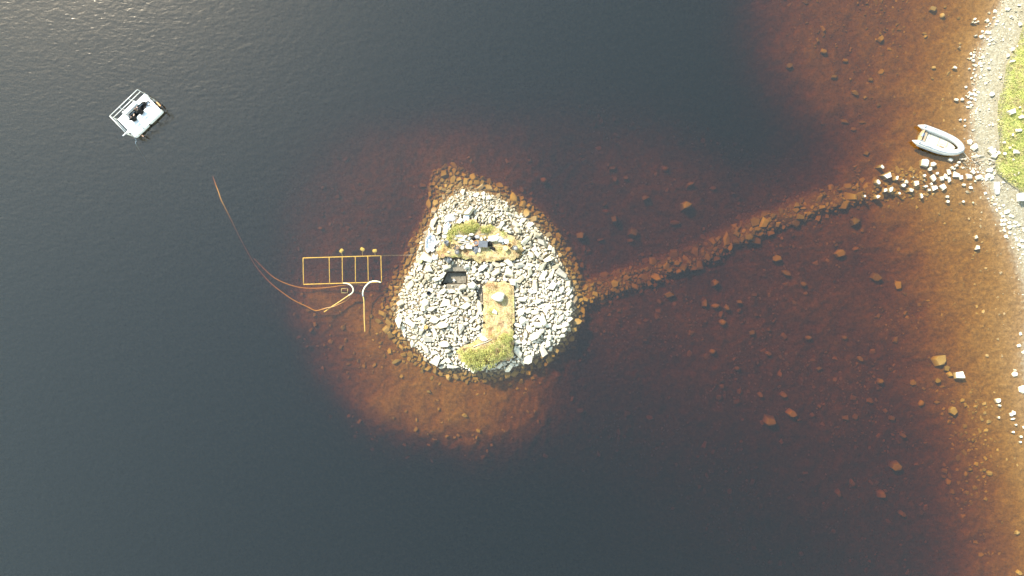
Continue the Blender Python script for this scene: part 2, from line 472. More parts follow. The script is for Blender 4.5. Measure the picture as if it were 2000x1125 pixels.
def rbf(X, Y):
    Xc = np.clip(X, -200, 2250); Yc = np.clip(Y, -120, 1250)
    out = np.full(X.shape, _w[_n])
    for i in range(_n):
        out += _w[i] * _phi(np.hypot(Xc - CP[i, 0], Yc - CP[i, 1]))
    return out

def height(X, Y, fine=True):
    X = np.asarray(X, float); Y = np.asarray(Y, float)
    d = rbf(X, Y)
    # beyond the frame: lake floor stays deep to the west, land rises to the east
    d = d + np.clip((-X) / 2000, 0, 2)
    d = d - np.clip((X - 2200) / 25, 0, 400) * 0.05
    z = -d
    z = z + (z < 0.4) * (vnoise(X / 34, Y / 34) * 0.20 + vnoise(X / 13 + 7, Y / 13) * 0.16 + vnoise(X / 6 + 3, Y / 6 + 9) * 0.12) * np.clip(d * 1.2, 0.06, 1)
    sd = poly_sd(X, Y, DRY) / 25.0
    so = poly_sd(X, Y, OUTER) / 25.0
    inside = np.minimum(0.03 + 0.30 * np.clip(sd, 0, None), 0.50)
    t = np.clip(-sd / (np.maximum(-sd, 1e-6) + np.maximum(so, 0) + 1e-6), 0, 1)
    rim = -0.12 - 0.85 * t
    outr = -0.97 - 0.9 * np.clip(-so, 0, None)
    isl = np.where(sd > 0, inside, np.where(so > 0, rim, outr))
    z = np.maximum(z, isl)
    dc, s = line_dist(X, Y, CAUSE)
    top = -np.interp(s, np.arange(len(CAUSE)), CAUSE_D) - 0.12
    ridge = top + vnoise(X / 15 + 4, Y / 15) * 0.35 * np.clip(s < 9, 0, 1) - np.clip(dc / 25.0 - 0.55, 0, None) * 0.9 - (dc / 25 / 2.5) ** 2 * 0.1
    z = np.maximum(z, ridge)
    # beach and bank
    gl, gs = line_dist(X, Y, GRASS_EDGE)
    ge = np.interp(Y, [p[1] for p in GRASS_EDGE], [p[0] for p in GRASS_EDGE])
    g = np.clip((X - ge) / 5.0, 0, 1)
    z = z + g * (0.22 + 0.10 * vnoise(X / 20, Y / 20) + np.clip((X - ge) / 25, 0, 6) * 0.05)
    if fine:
        for poly, zz in ((PIT, 0.06), (PIT2, 0.30)):
            p = poly_sd(X, Y, poly)
            k = np.clip((p + 0.8) / 1.6, 0, 1)
            z = z * (1 - k) + zz * k
        p = poly_sd(X, Y, LEDGE); k = np.clip((p + 1) / 2, 0, 1); z = z * (1 - k) + 0.36 * k
        z = z + vnoise(X / 5, Y / 5) * 0.035 + vnoise(X / 2.3, Y / 2.3) * 0.02
    return z


# ------------------------------------------------------------------ terrain sheet
def axis(a, b, fa, fb, fine, mid, far_lo, far_hi, lo, hi):
    out = list(np.arange(a, fa, mid)) + list(np.arange(fa, fb, fine)) + list(np.arange(fb, b, mid)) + [b]
    step = mid; x = b
    while x < hi:
        step *= 1.35; x += step; out.append(x)
    step = mid; x = a
    pre = []
    while x > lo:
        step *= 1.35; x -= step; pre.append(x)
    return np.array(pre[::-1] + out)
gx = axis(-42, 46, -10.4, 6.4, 0.08, 0.18, 0, 0, -600, 600)
gy = axis(-25, 25, -8.0, 10.2, 0.08, 0.18, 0, 0, -600, 600)
GX, GY = np.meshgrid(gx, gy)
PXg = GX * 25 + 1000; PYg = 562.5 - GY * 25
GZ = height(PXg, PYg)
from bisect import bisect_right
_gxl, _gyl, _gzl = gx.tolist(), gy.tolist(), GZ.tolist()
def ground_z(px, py):
    x, y = (px - 1000) / 25, (562.5 - py) / 25
    i = min(max(bisect_right(_gxl, x) - 1, 0), len(_gxl) - 2); j = min(max(bisect_right(_gyl, y) - 1, 0), len(_gyl) - 2)
    fx = (x - _gxl[i]) / (_gxl[i + 1] - _gxl[i]); fy = (y - _gyl[j]) / (_gyl[j + 1] - _gyl[j])
    return (_gzl[j][i] * (1 - fx) + _gzl[j][i + 1] * fx) * (1 - fy) + (_gzl[j + 1][i] * (1 - fx) + _gzl[j + 1][i + 1] * fx) * fy
_latl = _lat.tolist()
def vn(x, y):
    xi = math.floor(x); yi = math.floor(y); fx = x - xi; fy = y - yi
    fx = fx * fx * (3 - 2 * fx); fy = fy * fy * (3 - 2 * fy)
    a = _latl[xi % 256][yi % 256]; b = _latl[(xi + 1) % 256][yi % 256]; c = _latl[xi % 256][(yi + 1) % 256]; d = _latl[(xi + 1) % 256][(yi + 1) % 256]
    return (a * (1 - fx) + b * fx) * (1 - fy) + (c * (1 - fx) + d * fx) * fy - 0.5
def ld(px, py, pts):
    best = 1e9; bs = 0
    for i in range(len(pts) - 1):
        x1, y1 = pts[i]; dx, dy = pts[i + 1][0] - x1, pts[i + 1][1] - y1
        t = min(1, max(0, ((px - x1) * dx + (py - y1) * dy) / (dx * dx + dy * dy)))
        d = math.hypot(px - x1 - t * dx, py - y1 - t * dy)
        if d < best: best = d; bs = i + t
    return best, bs
def psd(px, py, poly):
    d = ld(px, py, list(poly) + [poly[0]])[0]
    return d if in_poly(px, py, poly) else -d
def in_poly(px, py, poly):
    c = False
    n = len(poly)
    for i in range(n):
        x1, y1 = poly[i]; x2, y2 = poly[(i + 1) % n]
        if (y1 > py) != (y2 > py) and px < (x2 - x1) * (py - y1) / (y2 - y1) + x1: c = not c
    return c
nx, ny = len(gx), len(gy)
verts = np.stack([GX, GY, GZ], -1).reshape(-1, 3)
idx = np.arange(nx * ny).reshape(ny, nx)
faces = np.stack([idx[:-1, :-1], idx[:-1, 1:], idx[1:, 1:], idx[1:, :-1]], -1).reshape(-1, 4)
def grid_mesh(name, verts, faces):
    me = bpy.data.meshes.new(name)
    me.vertices.add(len(verts)); me.vertices.foreach_set('co', np.ascontiguousarray(verts, np.float32).ravel())
    me.loops.add(faces.size); me.loops.foreach_set('vertex_index', faces.astype(np.int32).ravel())
    me.polygons.add(len(faces)); me.polygons.foreach_set('loop_start', np.arange(0, faces.size, faces.shape[1], dtype=np.int32))
    me.update(calc_edges=True); me.validate()
    return me
ter = grid_mesh("terrain", verts, faces)
ter.polygons.foreach_set('use_smooth', np.ones(len(faces), bool))
ge = np.interp(PYg, [p[1] for p in GRASS_EDGE], [p[0] for p in GRASS_EDGE])
at = ter.attributes.new('grass', 'FLOAT', 'POINT')
gmask = np.clip((PXg - ge + vnoise(PXg / 6, PYg / 6) * 8) / 4.0, 0, 1)
at.data.foreach_set('value', gmask.astype(np.float32).ravel())
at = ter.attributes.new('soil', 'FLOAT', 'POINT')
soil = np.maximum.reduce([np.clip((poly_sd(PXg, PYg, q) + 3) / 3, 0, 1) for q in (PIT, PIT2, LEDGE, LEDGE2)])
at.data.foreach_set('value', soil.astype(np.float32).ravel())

at = ter.attributes.new('island', 'FLOAT', 'POINT')
at.data.foreach_set('value', np.clip(poly_sd(PXg, PYg, DRY) / 6 + 1, 0, 1).astype(np.float32).ravel())

def terrain_mat():
    m, nt, out = new_mat("lake_bed_and_shore")
    geo = nt.nodes.new("ShaderNodeNewGeometry")
    pos = geo.outputs['Position']
    sep = nt.nodes.new("ShaderNodeSeparateXYZ"); nt.links.new(pos, sep.inputs[0])
    # sand / silt below the water
    n1 = noise_node(nt, pos, 1.7, 7, 0.68)
    n2 = noise_node(nt, pos, 3.6, 8, 0.78)
    n3 = noise_node(nt, pos, 16.0, 3, 0.7)
    silt = ramp(nt, n2.outputs[0], [(0.30, (0.10, 0.052, 0.022)), (0.44, (0.20, 0.115, 0.050)), (0.56, (0.27, 0.158, 0.070)), (0.72, (0.42, 0.26, 0.13))])
    weed = ramp(nt, n1.outputs[0], [(0.46, (0, 0, 0)), (0.56, (1, 1, 1))])
    # weed grows only on the deeper floor
    dm = nt.nodes.new("ShaderNodeMapRange"); dm.inputs[1].default_value = -0.6; dm.inputs[2].default_value = -1.4
    nt.links.new(sep.outputs[2], dm.inputs[0])
    wf = math_node(nt, 'MULTIPLY', math_node(nt, 'MULTIPLY', weed.outputs[0], dm.outputs[0]), 0.4)
    c = mixc(nt, wf, silt.outputs[0], (0.09, 0.075, 0.05))
    # beach gravel above
    vor = nt.nodes.new("ShaderNodeTexVoronoi"); vor.inputs['Scale'].default_value = 9.0; nt.links.new(pos, vor.inputs['Vector'])
    vs = nt.nodes.new("ShaderNodeSeparateXYZ"); nt.links.new(vor.outputs['Color'], vs.inputs[0])
    grav = ramp(nt, vs.outputs[0], [(0.0, (0.17, 0.145, 0.095)), (0.4, (0.26, 0.225, 0.15)), (0.75, (0.32, 0.29, 0.21)), (1.0, (0.44, 0.42, 0.36))])
    gm = mixc(nt, 0.6, grav.outputs[0], ramp(nt, n2.outputs[0], [(0.3, (0.17, 0.14, 0.09)), (0.6, (0.32, 0.28, 0.19))]).outputs[0])
    bz = nt.nodes.new("ShaderNodeMapRange"); bz.inputs[1].default_value = -0.05; bz.inputs[2].default_value = 0.06
    nt.links.new(math_node(nt, 'ADD', sep.outputs[2], math_node(nt, 'MULTIPLY', math_node(nt, 'SUBTRACT', n2.outputs[0], 0.5), 0.15)), bz.inputs[0])
    c = mixc(nt, bz.outputs[0], c, gm)
    # grass of the bank
    ag = nt.nodes.new("ShaderNodeAttribute"); ag.attribute_name = 'grass'
    gr = ramp(nt, noise_node(nt, pos, 1.1, 6, 0.68).outputs[0], [(0.30, (0.28, 0.18, 0.10)), (0.42, (0.36, 0.30, 0.14)), (0.52, (0.34, 0.36, 0.10)), (0.7, (0.44, 0.46, 0.15))])
    c = mixc(nt, ag.outputs['Fac'], c, gr.outputs[0])
    as_ = nt.nodes.new("ShaderNodeAttribute"); as_.attribute_name = 'soil'
    sl = ramp(nt, n2.outputs[0], [(0.35, (0.13, 0.11, 0.08)), (0.6, (0.25, 0.215, 0.155))])
    ai = nt.nodes.new("ShaderNodeAttribute"); ai.attribute_name = 'island'
    c = mixc(nt, ai.outputs['Fac'], c, ramp(nt, n2.outputs[0], [(0.3, (0.12, 0.09, 0.055)), (0.65, (0.28, 0.22, 0.14))]).outputs[0])
    c = mixc(nt, as_.outputs['Fac'], c, sl.outputs[0])
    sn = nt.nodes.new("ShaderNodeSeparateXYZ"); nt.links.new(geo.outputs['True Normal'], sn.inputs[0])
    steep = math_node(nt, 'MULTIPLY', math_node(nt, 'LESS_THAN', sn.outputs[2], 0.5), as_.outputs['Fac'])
    c = mixc(nt, steep, c, (0.035, 0.028, 0.02))  # pit walls: dark peat, blackened further to paint in the edge shadow
    b = nt.nodes.new("ShaderNodeBsdfDiffuse"); nt.links.new(c, b.inputs[0])
    bp = nt.nodes.new("ShaderNodeBump"); bp.inputs['Strength'].default_value = 1.0; bp.inputs['Distance'].default_value = 0.14
    h = math_node(nt, 'ADD', n2.outputs[0], math_node(nt, 'MULTIPLY', n3.outputs[0], 0.5))
    nt.links.new(h, bp.inputs['Height']); nt.links.new(bp.outputs[0], b.inputs['Normal'])
    nt.links.new(b.outputs[0], out.inputs[0])
    return m
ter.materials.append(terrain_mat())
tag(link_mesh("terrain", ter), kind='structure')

# ------------------------------------------------------------------ water: a closed body of peaty water with a rippled surface
RAFT_C = P(273, 225.3)
def water_mat():
    m, nt, out = new_mat("peaty_water")
    geo = nt.nodes.new("ShaderNodeNewGeometry")
    pos = geo.outputs['Position']
    # ripples: two stretched noises along the wind plus rings round the raft
    def wavelets(rot, sx, sy, sc_, det):
        mp = nt.nodes.new("ShaderNodeMapping")
        mp.inputs['Rotation'].default_value = (0, 0, rot)
        mp.inputs['Scale'].default_value = (sx, sy, 1)
        nt.links.new(pos, mp.inputs['Vector'])
        return noise_node(nt, mp.outputs[0], sc_, det, 0.55, 0.4).outputs[0]
    w1 = wavelets(math.radians(20), 1.0, 2.3, 1.5, 2)
    w2 = wavelets(math.radians(-35), 1.0, 2.0, 2.0, 2)
    w3 = wavelets(math.radians(75), 1.0, 1.8, 0.6, 2)
    h = math_node(nt, 'ADD', w1, w2)
    h = math_node(nt, 'ADD', h, math_node(nt, 'MULTIPLY', w3, 1.1))
    mp = nt.nodes.new("ShaderNodeMapping"); mp.inputs['Location'].default_value = (-RAFT_C.x, -RAFT_C.y, 0)
    nt.links.new(pos, mp.inputs['Vector'])
    ln = nt.nodes.new("ShaderNodeVectorMath"); ln.operation = 'LENGTH'; nt.links.new(mp.outputs[0], ln.inputs[0])
    dist = math_node(nt, 'ADD', ln.outputs['Value'], math_node(nt, 'MULTIPLY', w3, 1.2))
    ring = math_node(nt, 'SINE', math_node(nt, 'MULTIPLY', dist, 12.0))
    fade = math_node(nt, 'DIVIDE', 0.5, math_node(nt, 'ADD', math_node(nt, 'MULTIPLY', ln.outputs['Value'], ln.outputs['Value']), 6.0))
    h = math_node(nt, 'ADD', h, math_node(nt, 'MULTIPLY', ring, fade))
    bp = nt.nodes.new("ShaderNodeBump"); bp.inputs['Strength'].default_value = 1.0; bp.inputs['Distance'].default_value = 0.0125
    nt.links.new(h, bp.inputs['Height'])
    fr = nt.nodes.new("ShaderNodeFresnel"); 
    ior = nt.nodes.new("ShaderNodeMapRange"); ior.inputs[3].default_value = 1.77; ior.inputs[4].default_value = 1 / 1.77
    nt.links.new(geo.outputs['Backfacing'], ior.inputs[0]); nt.links.new(ior.outputs[0], fr.inputs['IOR'])
    nt.links.new(bp.outputs[0], fr.inputs['Normal'])
    gl = nt.nodes.new("ShaderNodeBsdfGlossy"); gl.inputs['Roughness'].default_value = 0.13; gl.inputs['Color'].default_value = (1.0, 0.89, 0.70, 1)
    nt.links.new(bp.outputs[0], gl.inputs['Normal'])
    tr = nt.nodes.new("ShaderNodeBsdfTransparent")
    mx = nt.nodes.new("ShaderNodeMixShader")
    nt.links.new(fr.outputs[0], mx.inputs[0]); nt.links.new(tr.outputs[0], mx.inputs[1]); nt.links.new(gl.outputs[0], mx.inputs[2])
    nt.links.new(mx.outputs[0], out.inputs['Surface'])
    ab = nt.nodes.new("ShaderNodeVolumeAbsorption")
    ab.inputs['Color'].default_value = (0.785, 0.63, 0.0, 1)
    ab.inputs['Density'].default_value = 2.55
    nt.links.new(ab.outputs[0], out.inputs['Volume'])
    return m
wb = MB()
wb.box((0, 0, -20), (1300, 1300, 40))
wo_ = wb.build("water", water_mat(), flat=True)
tag(wo_, kind='structure')

# ------------------------------------------------------------------ stone shapes
def stone_shape(seed, rounded=False):
    r = random.Random(seed)
    bm = bmesh.new()
    n = r.randint(4, 6)
    pts = []
    a0 = r.random() * 6.28
    angj = [r.uniform(-0.3, 0.3) for _ in range(9)]; radj = [r.uniform(0.7, 1.1) for _ in range(9)]
    for ring, zz in ((0, -1), (1, -0.1), (2, 1)):
        sc_ = (0.78, 1.0, r.uniform(0.62, 0.88))[ring]
        ox = r.uniform(-0.12, 0.12); oy = r.uniform(-0.12, 0.12)
        for k in range(n):
            a = a0 + 2 * PI * (k + angj[k]) / n
            rad = radj[k] * r.uniform(0.92, 1.04) * sc_
            z = zz + r.uniform(-0.3, 0.12) * (1 if ring == 2 else 0.6)
            if rounded: z *= 0.8
            pts.append(bm.verts.new((math.cos(a) * rad + ox, math.sin(a) * rad + oy, z)))
    if rounded:
        pts.append(bm.verts.new((0.1, 0.05, 1.05))); pts.append(bm.verts.new((0, 0, -1.0)))
    res = bmesh.ops.convex_hull(bm, input=bm.verts[:])
    junk = list({e for e in res['geom_interior'] + res['geom_unused'] if isinstance(e, bmesh.types.BMVert)})
    if junk: bmesh.ops.delete(bm, geom=junk, context='VERTS')
    bmesh.ops.dissolve_limit(bm, angle_limit=math.radians(14), verts=bm.verts[:], edges=bm.edges[:])
    bmesh.ops.bevel(bm, geom=bm.edges[:], offset=0.10 if rounded else 0.03, segments=2 if rounded else 1, affect='EDGES', clamp_overlap=True)
    xs = [v.co.x for v in bm.verts]; ys = [v.co.y for v in bm.verts]; zs = [v.co.z for v in bm.verts]
    for v in bm.verts:
        v.co = Vector(((v.co.x - (max(xs) + min(xs)) / 2) / ((max(xs) - min(xs)) / 2), (v.co.y - (max(ys) + min(ys)) / 2) / ((max(ys) - min(ys)) / 2),
                       (v.co.z - (max(zs) + min(zs)) / 2) / ((max(zs) - min(zs)) / 2)))
    bm.verts.index_update()
    V = np.array([v.co[:] for v in bm.verts]); F = [tuple(v.index for v in f.verts) for f in bm.faces]
    bm.free()
    return V, F
SHAPES = [stone_shape(100 + i) for i in range(18)] + [stone_shape(300 + i, True) for i in range(6)]
SHAPE_MESH = {}
def shape_mesh(i, mat):
    k = (i, mat.name)
    if k not in SHAPE_MESH:
        me = bpy.data.meshes.new("stone")
        me.from_pydata(SHAPES[i][0].tolist(), [], SHAPES[i][1])
        if i >= 18: me.polygons.foreach_set('use_smooth', [True] * len(me.polygons))
        me.materials.append(mat); me.update()
        SHAPE_MESH[k] = me
    return SHAPE_MESH[k]

def stone_matrix(s):
    return Matrix.Translation((s['x'], s['y'], s['z'])) @ Euler((s['tx'], s['ty'], s['yaw'])).to_matrix().to_4x4() @ Matrix.Diagonal((s['a'], s['b'], s['c'], 1))

def mass_mesh(name, stones, mat):
    V = []; F = []; base = 0
    for s in stones:
        v, f = SHAPES[s['k']]
        Mx = np.array(stone_matrix(s))
        V.append(v @ Mx[:3, :3].T + Mx[:3, 3])
        F += [tuple(i + base for i in q) for q in f]
        base += len(v)
    me = bpy.data.meshes.new(name)
    me.from_pydata(np.concatenate(V).tolist(), [], F)
    me.materials.append(mat); me.update()
    return link_mesh(name, me)

class Packer:
    def __init__(s, cell=0.5):
        s.g = {}; s.cell = cell
    def near(s, x, y, R):
        c = s.cell; k = int(R / c) + 1
        i0, j0 = int(math.floor(x / c)), int(math.floor(y / c))
        for i in range(i0 - k, i0 + k + 1):
            for j in range(j0 - k, j0 + k + 1):
                for q in s.g.get((i, j), ()): yield q
    def free(s, x, y, r, pack):
        for (qx, qy, qr) in s.near(x, y, r + 0.7):
            if (qx - x) ** 2 + (qy - y) ** 2 < (pack * (qr + r)) ** 2: return False
        return True
    def put(s, x, y, r):
        s.g.setdefault((int(math.floor(x / s.cell)), int(math.floor(y / s.cell))), []).append((x, y, r))

def mk_stone(x, y, a, b, c, z=None, yaw=None, k=None, tilt=0.16, zone='', sink=0.25):
    if z is None:
        px, py = W2P(x, y)
        z = ground_z(px, py) + c * (1 - sink * 2)
    return dict(x=x, y=y, z=z, a=a, b=b, c=c, yaw=random.uniform(0, PI) if yaw is None else yaw, tx=random.gauss(0, tilt), ty=random.gauss(0, tilt),
                k=random.randrange(len(SHAPES) - 6) if k is None else k, zone=zone)

# ------------------------------------------------------------------ stones: which lie where
TURFS = (TURF_N, TURF_S)
def in_poly(px, py, poly):
    c = False
    n = len(poly)
    for i in range(n):
        x1, y1 = poly[i]; x2, y2 = poly[(i + 1) % n]
        if (y1 > py) != (y2 > py) and px < (x2 - x1) * (py - y1) / (y2 - y1) + x1: c = not c
    return c

isl, rimst, cau, bed, shore = [], [], [], [], []
pk = Packer()
# notable island stones read off the photograph: px, py, length px, width px, yaw deg, height m, shape, material, label
NOTABLE = [
    (974.5, 580, 24, 21, 40, 0.34, 20, 'pale', "biggest white boulder, standing alone on the long turf strip"),
    (967, 610, 11, 8, -35, 0.09, 2, 'pale', "small white block lying on the turf below the biggest boulder"),
    (966, 466, 24, 12, 8, 0.20, 5, 'pale', "long white slab at the top of the bucket terrace"),
    (979, 470, 13, 12, 60, 0.17, 7, 'grey', "layered grey block against the right end of the long white slab"),
    (962.5, 546.5, 14, 10, 10, 0.19, 19, 'pale', "round white boulder at the upper edge of the long turf strip"),
    (987, 546.5, 10, 9, 0, 0.17, 20, 'pale', "round pale boulder above the turf strip's right corner"),
    (974, 548, 6, 6, 0, 0.12, 21, 'pale', "small round stone between two boulders above the turf strip"),
    (951.5, 536, 17, 9, -45, 0.15, 3, 'pale', "long white stone pointing down to the turf strip"),
    (950.5, 549, 9, 8, 20, 0.14, 4, 'dark', "dark blue-grey stone at the upper left corner of the turf strip"),
    (821, 523, 18, 8, 50, 0.16, 6, 'pale', "long leaning white slab near the left water's edge"),
    (824, 558, 9, 12, 0, 0.15, 8, 'pale', "upright white block left of the excavation pit"),
    (1068, 601, 26, 9, 62, 0.13, 9, 'pale', "longest pale slab near the right shore of the island"),
    (1091, 596, 16, 6, 55, 0.12, 10, 'pale', "narrow white slab beside the longest one at the right shore"),
    (1108, 614, 9, 7, 30, 0.14, 20, 'pale', "bright white stone at the water's edge, far right of the island"),
    (1040, 570, 22, 8, 8, 0.13, 11, 'pale', "long flat pale slab right of the turf strip's boulder"),
    (1060, 597, 22, 8, 20, 0.13, 12, 'pale', "pale slab lying across the right half of the island"),
    (1044, 622, 26, 7, 38, 0.13, 13, 'pale', "long pale slab slanting upwards right of the turf strip"),
    (1026, 654, 8, 16, 0, 0.13, 1, 'pale', "upright pale slab right of the lower turf edge"),
    (1023, 667, 12, 12, 20, 0.14, 0, 'pale', "broad pale block at the lower right of the turf strip"),
    (832, 591, 16, 14, -30, 0.16, 5, 'pale', "broad white boulder below left of the pit"),
    (868, 592, 24, 16, 20, 0.17, 14, 'pale', "largest pale slab south of the excavation pit"),
    (884, 606, 28, 8, 22, 0.14, 15, 'stone', "long slab tilted upwards in the left stone field"),
    (870, 618, 22, 8, 20, 0.14, 16, 'pale', "second long slab in the middle of the left stone field"),
    (830, 577, 14, 12, 10, 0.15, 17, 'pale', "pale block beside the black ring bucket"),
    (875, 703, 12, 13, 10, 0.16, 3, 'pale', "white block at the lower left shore near the bush"),
    (850, 689, 17, 9, 5, 0.14, 2, 'pale', "wide white stone at the lower left shore"),
    (831, 701, 12, 9, -30, 0.14, 7, 'pale', "bright white stone at the water's edge, lower left of the island"),
    (930, 381, 14, 8, 15, 0.12, 6, 'pale', "pointed white stone near the island's upper tip"),
    (921, 366, 10, 8, 10, 0.11, 8, 'pale', "white stone breaking the water beyond the island's upper tip"),
    (973, 382, 13, 9, 55, 0.12, 9, 'pale', "white stone at the water's edge, upper right of the tip"),
    (1003, 387, 20, 17, -40, 0.17, 20, 'stone', "big brown half-sunken boulder off the upper right shore"),
    (1051, 441, 11, 7, 10, 0.13, 4, 'pale', "white stone at the upper right water's edge"),
    (879, 426, 24, 17, -15, 0.11, 1, 'grey', "flat grey slab above the green shrubs"),
    (1120, 542, 11, 7, 5, 0.13, 5, 'pale', "white stone in the shallows where the causeway meets the island"),
    (1043, 486, 12, 12, 0, 0.15, 0, 'pale', "white block above the right shore, level with the buckets"),
    (1073, 484, 11, 12, 10, 0.16, 14, 'stone', "brownish block near the right shore of the island"),
    (887, 547, 6, 6, 20, 0.10, 3, 'pale', "single white stone lying on the floor of the pit"),
    (842, 568, 14, 10, 0, 0.10, 15, 'stone', "flat stone between the pit and the black ring bucket"),
    (935, 560, 7, 12, -20, 0.13, 10, 'stone', "leaning stone in the narrow trench beside the turf strip"),
    (850, 505, 13, 9, 0, 0.15, 18, 'pale', "rounded white boulder left of the bucket terrace"),
    (845, 487, 12, 12, 0, 0.16, 20, 'pale', "white boulder beside the white sack"),
]
MATS = {'pale': M_PALE, 'grey': M_GREYSLAB, 'dark': M_DARKSTONE, 'stone': M_STONE}
BLOCKERS = []
def top_height(px, py):
    g = ground_z(px, py)
    for t in TURFS:
        if in_poly(px, py, t): return g + TURF_T
    return g
TURF_T = 0.40
for (px, py, L, W, yaw, c, k, mt, lab) in NOTABLE:
    a, b = L / 50.0, W / 50.0
    gz = top_height(px, py)
    w = P(px, py, gz)
    s = mk_stone(w.x, w.y, a, b, c, z=gz + c * 0.55, yaw=math.radians(yaw), k=k, tilt=0.06)
    s['label'] = lab; s['mat'] = MATS[mt]; s['note'] = True
    isl.append(s)
    n = max(1, int(round(a / b)))
    for i in range(n):
        f = (i - (n - 1) / 2) * 2 * a / n
        pk.put(w.x + math.cos(s['yaw']) * f, w.y + math.sin(s['yaw']) * f, b * 0.95)

def island_ok(px, py, r):
    if 858 < px < 918 and 516 < py < 568 and (psd(px, py, PIT) > -2.0 - 3 * (vn(px / 4, py / 4) + .3) or (psd(px, py, LEDGE) > -1 and random.random() < 0.97) or (psd(px, py, LEDGE2) > -1 and random.random() < 0.97)): return False
    if 918 < px < 950 and 545 < py < 595 and psd(px, py, PIT2) > -1 and random.random() < 0.93: return False
    for t in TURFS:
        if in_poly(px, py, t): return False
    if in_poly(px, py - 4.5, TURF_N) or (in_poly(px - 4, py - 1, TURF_S) and py < 700): return random.random() < 0.25 and r < 0.1
    if 903 < px < 918 and 417 < py < 435: return False
    if 828 < px < 852 and 456 < py < 495: return False
    return True

def scatter(target, region, n, r0, r1, pack, zone_fn, dens=None, el=(1.15, 2.1), thick=(0.45, 0.85), sink=0.2, tilt=0.2, bbox=None, lift=0.0):
    x0, y0, x1, y1 = bbox
    for _ in range(n):
        px, py = random.uniform(x0, x1), random.uniform(y0, y1)
        if not region(px, py): continue
        if dens and random.random() > dens(px, py): continue
        r = r0 + (r1 - r0) * random.random() ** 1.8
        x, y = (px - 1000) / 25, (562.5 - py) / 25
        if not pk.free(x, y, r, pack): continue
        e = random.uniform(*el)
        a = r * math.sqrt(e) * 1.08; b = r / math.sqrt(e) * 1.12; c = b * random.uniform(*thick)
        s = mk_stone(x, y, a, b, c, tilt=tilt, sink=sink, yaw=random.gauss(zone_fn(px, py), 0.85))
        s['z'] += lift * random.random()
        k = (CAM_H - max(s['z'], -3)) / CAM_H
        s['x'] *= k; s['y'] *= k
        target.append(s)
        pk.put(x, y, r)

def yaw_field(px, py):
    if px > 1000: return math.radians(35 + (py - 560) * 0.05)
    if py > 560: return math.radians(22)
    return math.radians(60 - (px - 780) * 0.1)
def dry_region(px, py, r=1.0): return psd(px, py, DRY) > -5.5 * random.random() ** 2 and island_ok(px, py, r)
def rim_region(px, py): return in_poly(px, py, OUTER) and not in_poly(px, py, DRY)
BB = (740, 318, 1150, 750)
scatter(isl, dry_region, 2600, 0.20, 0.36, 0.92, yaw_field, bbox=BB, dens=lambda x, y: 0.03 if y < 430 else (0.32 if x > 860 or y > 560 else 0.15), el=(1.2, 2.4), thick=(0.55, 0.95), lift=0.16, tilt=0.28)
scatter(isl, dry_region, 14000, 0.09, 0.20, 0.86, yaw_field, bbox=BB, dens=lambda x, y: 1.0 if y > 402 else 0.25, el=(1.15, 2.3), lift=0.14, thick=(0.6, 1.0), tilt=0.32)
scatter(isl, dry_region, 20000, 0.055, 0.12, 0.84, yaw_field, bbox=BB, el=(1.1, 2.2), lift=0.08, thick=(0.6, 1.0), tilt=0.3)
scatter(isl, dry_region, 16000, 0.03, 0.055, 0.9, yaw_field, bbox=BB, lift=0.03)
scatter(rimst, rim_region, 6000, 0.16, 0.32, 0.86, yaw_field, bbox=BB, el=(1.1, 1.9), thick=(0.4, 0.7), dens=lambda x, y: 0.8, tilt=0.25, lift=0.08)
scatter(rimst, rim_region, 22000, 0.07, 0.17, 0.84, yaw_field, bbox=BB, el=(1.1, 1.9), thick=(0.5, 0.9), tilt=0.25, lift=0.05)
def halo(px, py):
    if in_poly(px, py, OUTER): return False
    q = psd(px, py, OUTER)
    return random.random() < math.exp(q / 9.0)
scatter(rimst, halo, 2500, 0.08, 0.24, 1.0, yaw_field, bbox=(700, 300, 1190, 790), el=(1.1, 1.8), thick=(0.35, 0.6))

# causeway
def cause_fn(w):
    def f(px, py):
        d, s = ld(px, py, CAUSE)
        if d > w * 1.6: return False
        ww = w * np.interp(s, [0, 2, 4, 6, 8, 10, 12], [0.9, 1.0, 1.15, 1.2, 1.15, 1.0, 0.7])
        if s > 9.6: return False
        if w < 17 and s > 8.3: return False
        return d < ww * (0.45 + 1.0 * random.random()) and vn(px / 11, py / 11) > -0.33 and not in_poly(px, py, OUTER)
    return f
CB = (1120, 325, 1860, 625)
scatter(cau, cause_fn(16), 1100, 0.26, 0.46, 0.90, lambda x, y: math.radians(35), bbox=CB, el=(1.1, 1.8), thick=(0.3, 0.5), dens=lambda x, y: 0.55)
scatter(cau, cause_fn(20), 9000, 0.11, 0.28, 0.84, lambda x, y: math.radians(35), bbox=CB, el=(1.1, 1.8), thick=(0.35, 0.6))
scatter(cau, cause_fn(27), 9000, 0.05, 0.14, 0.88, lambda x, y: math.radians(35), bbox=CB, el=(1.1, 1.8))

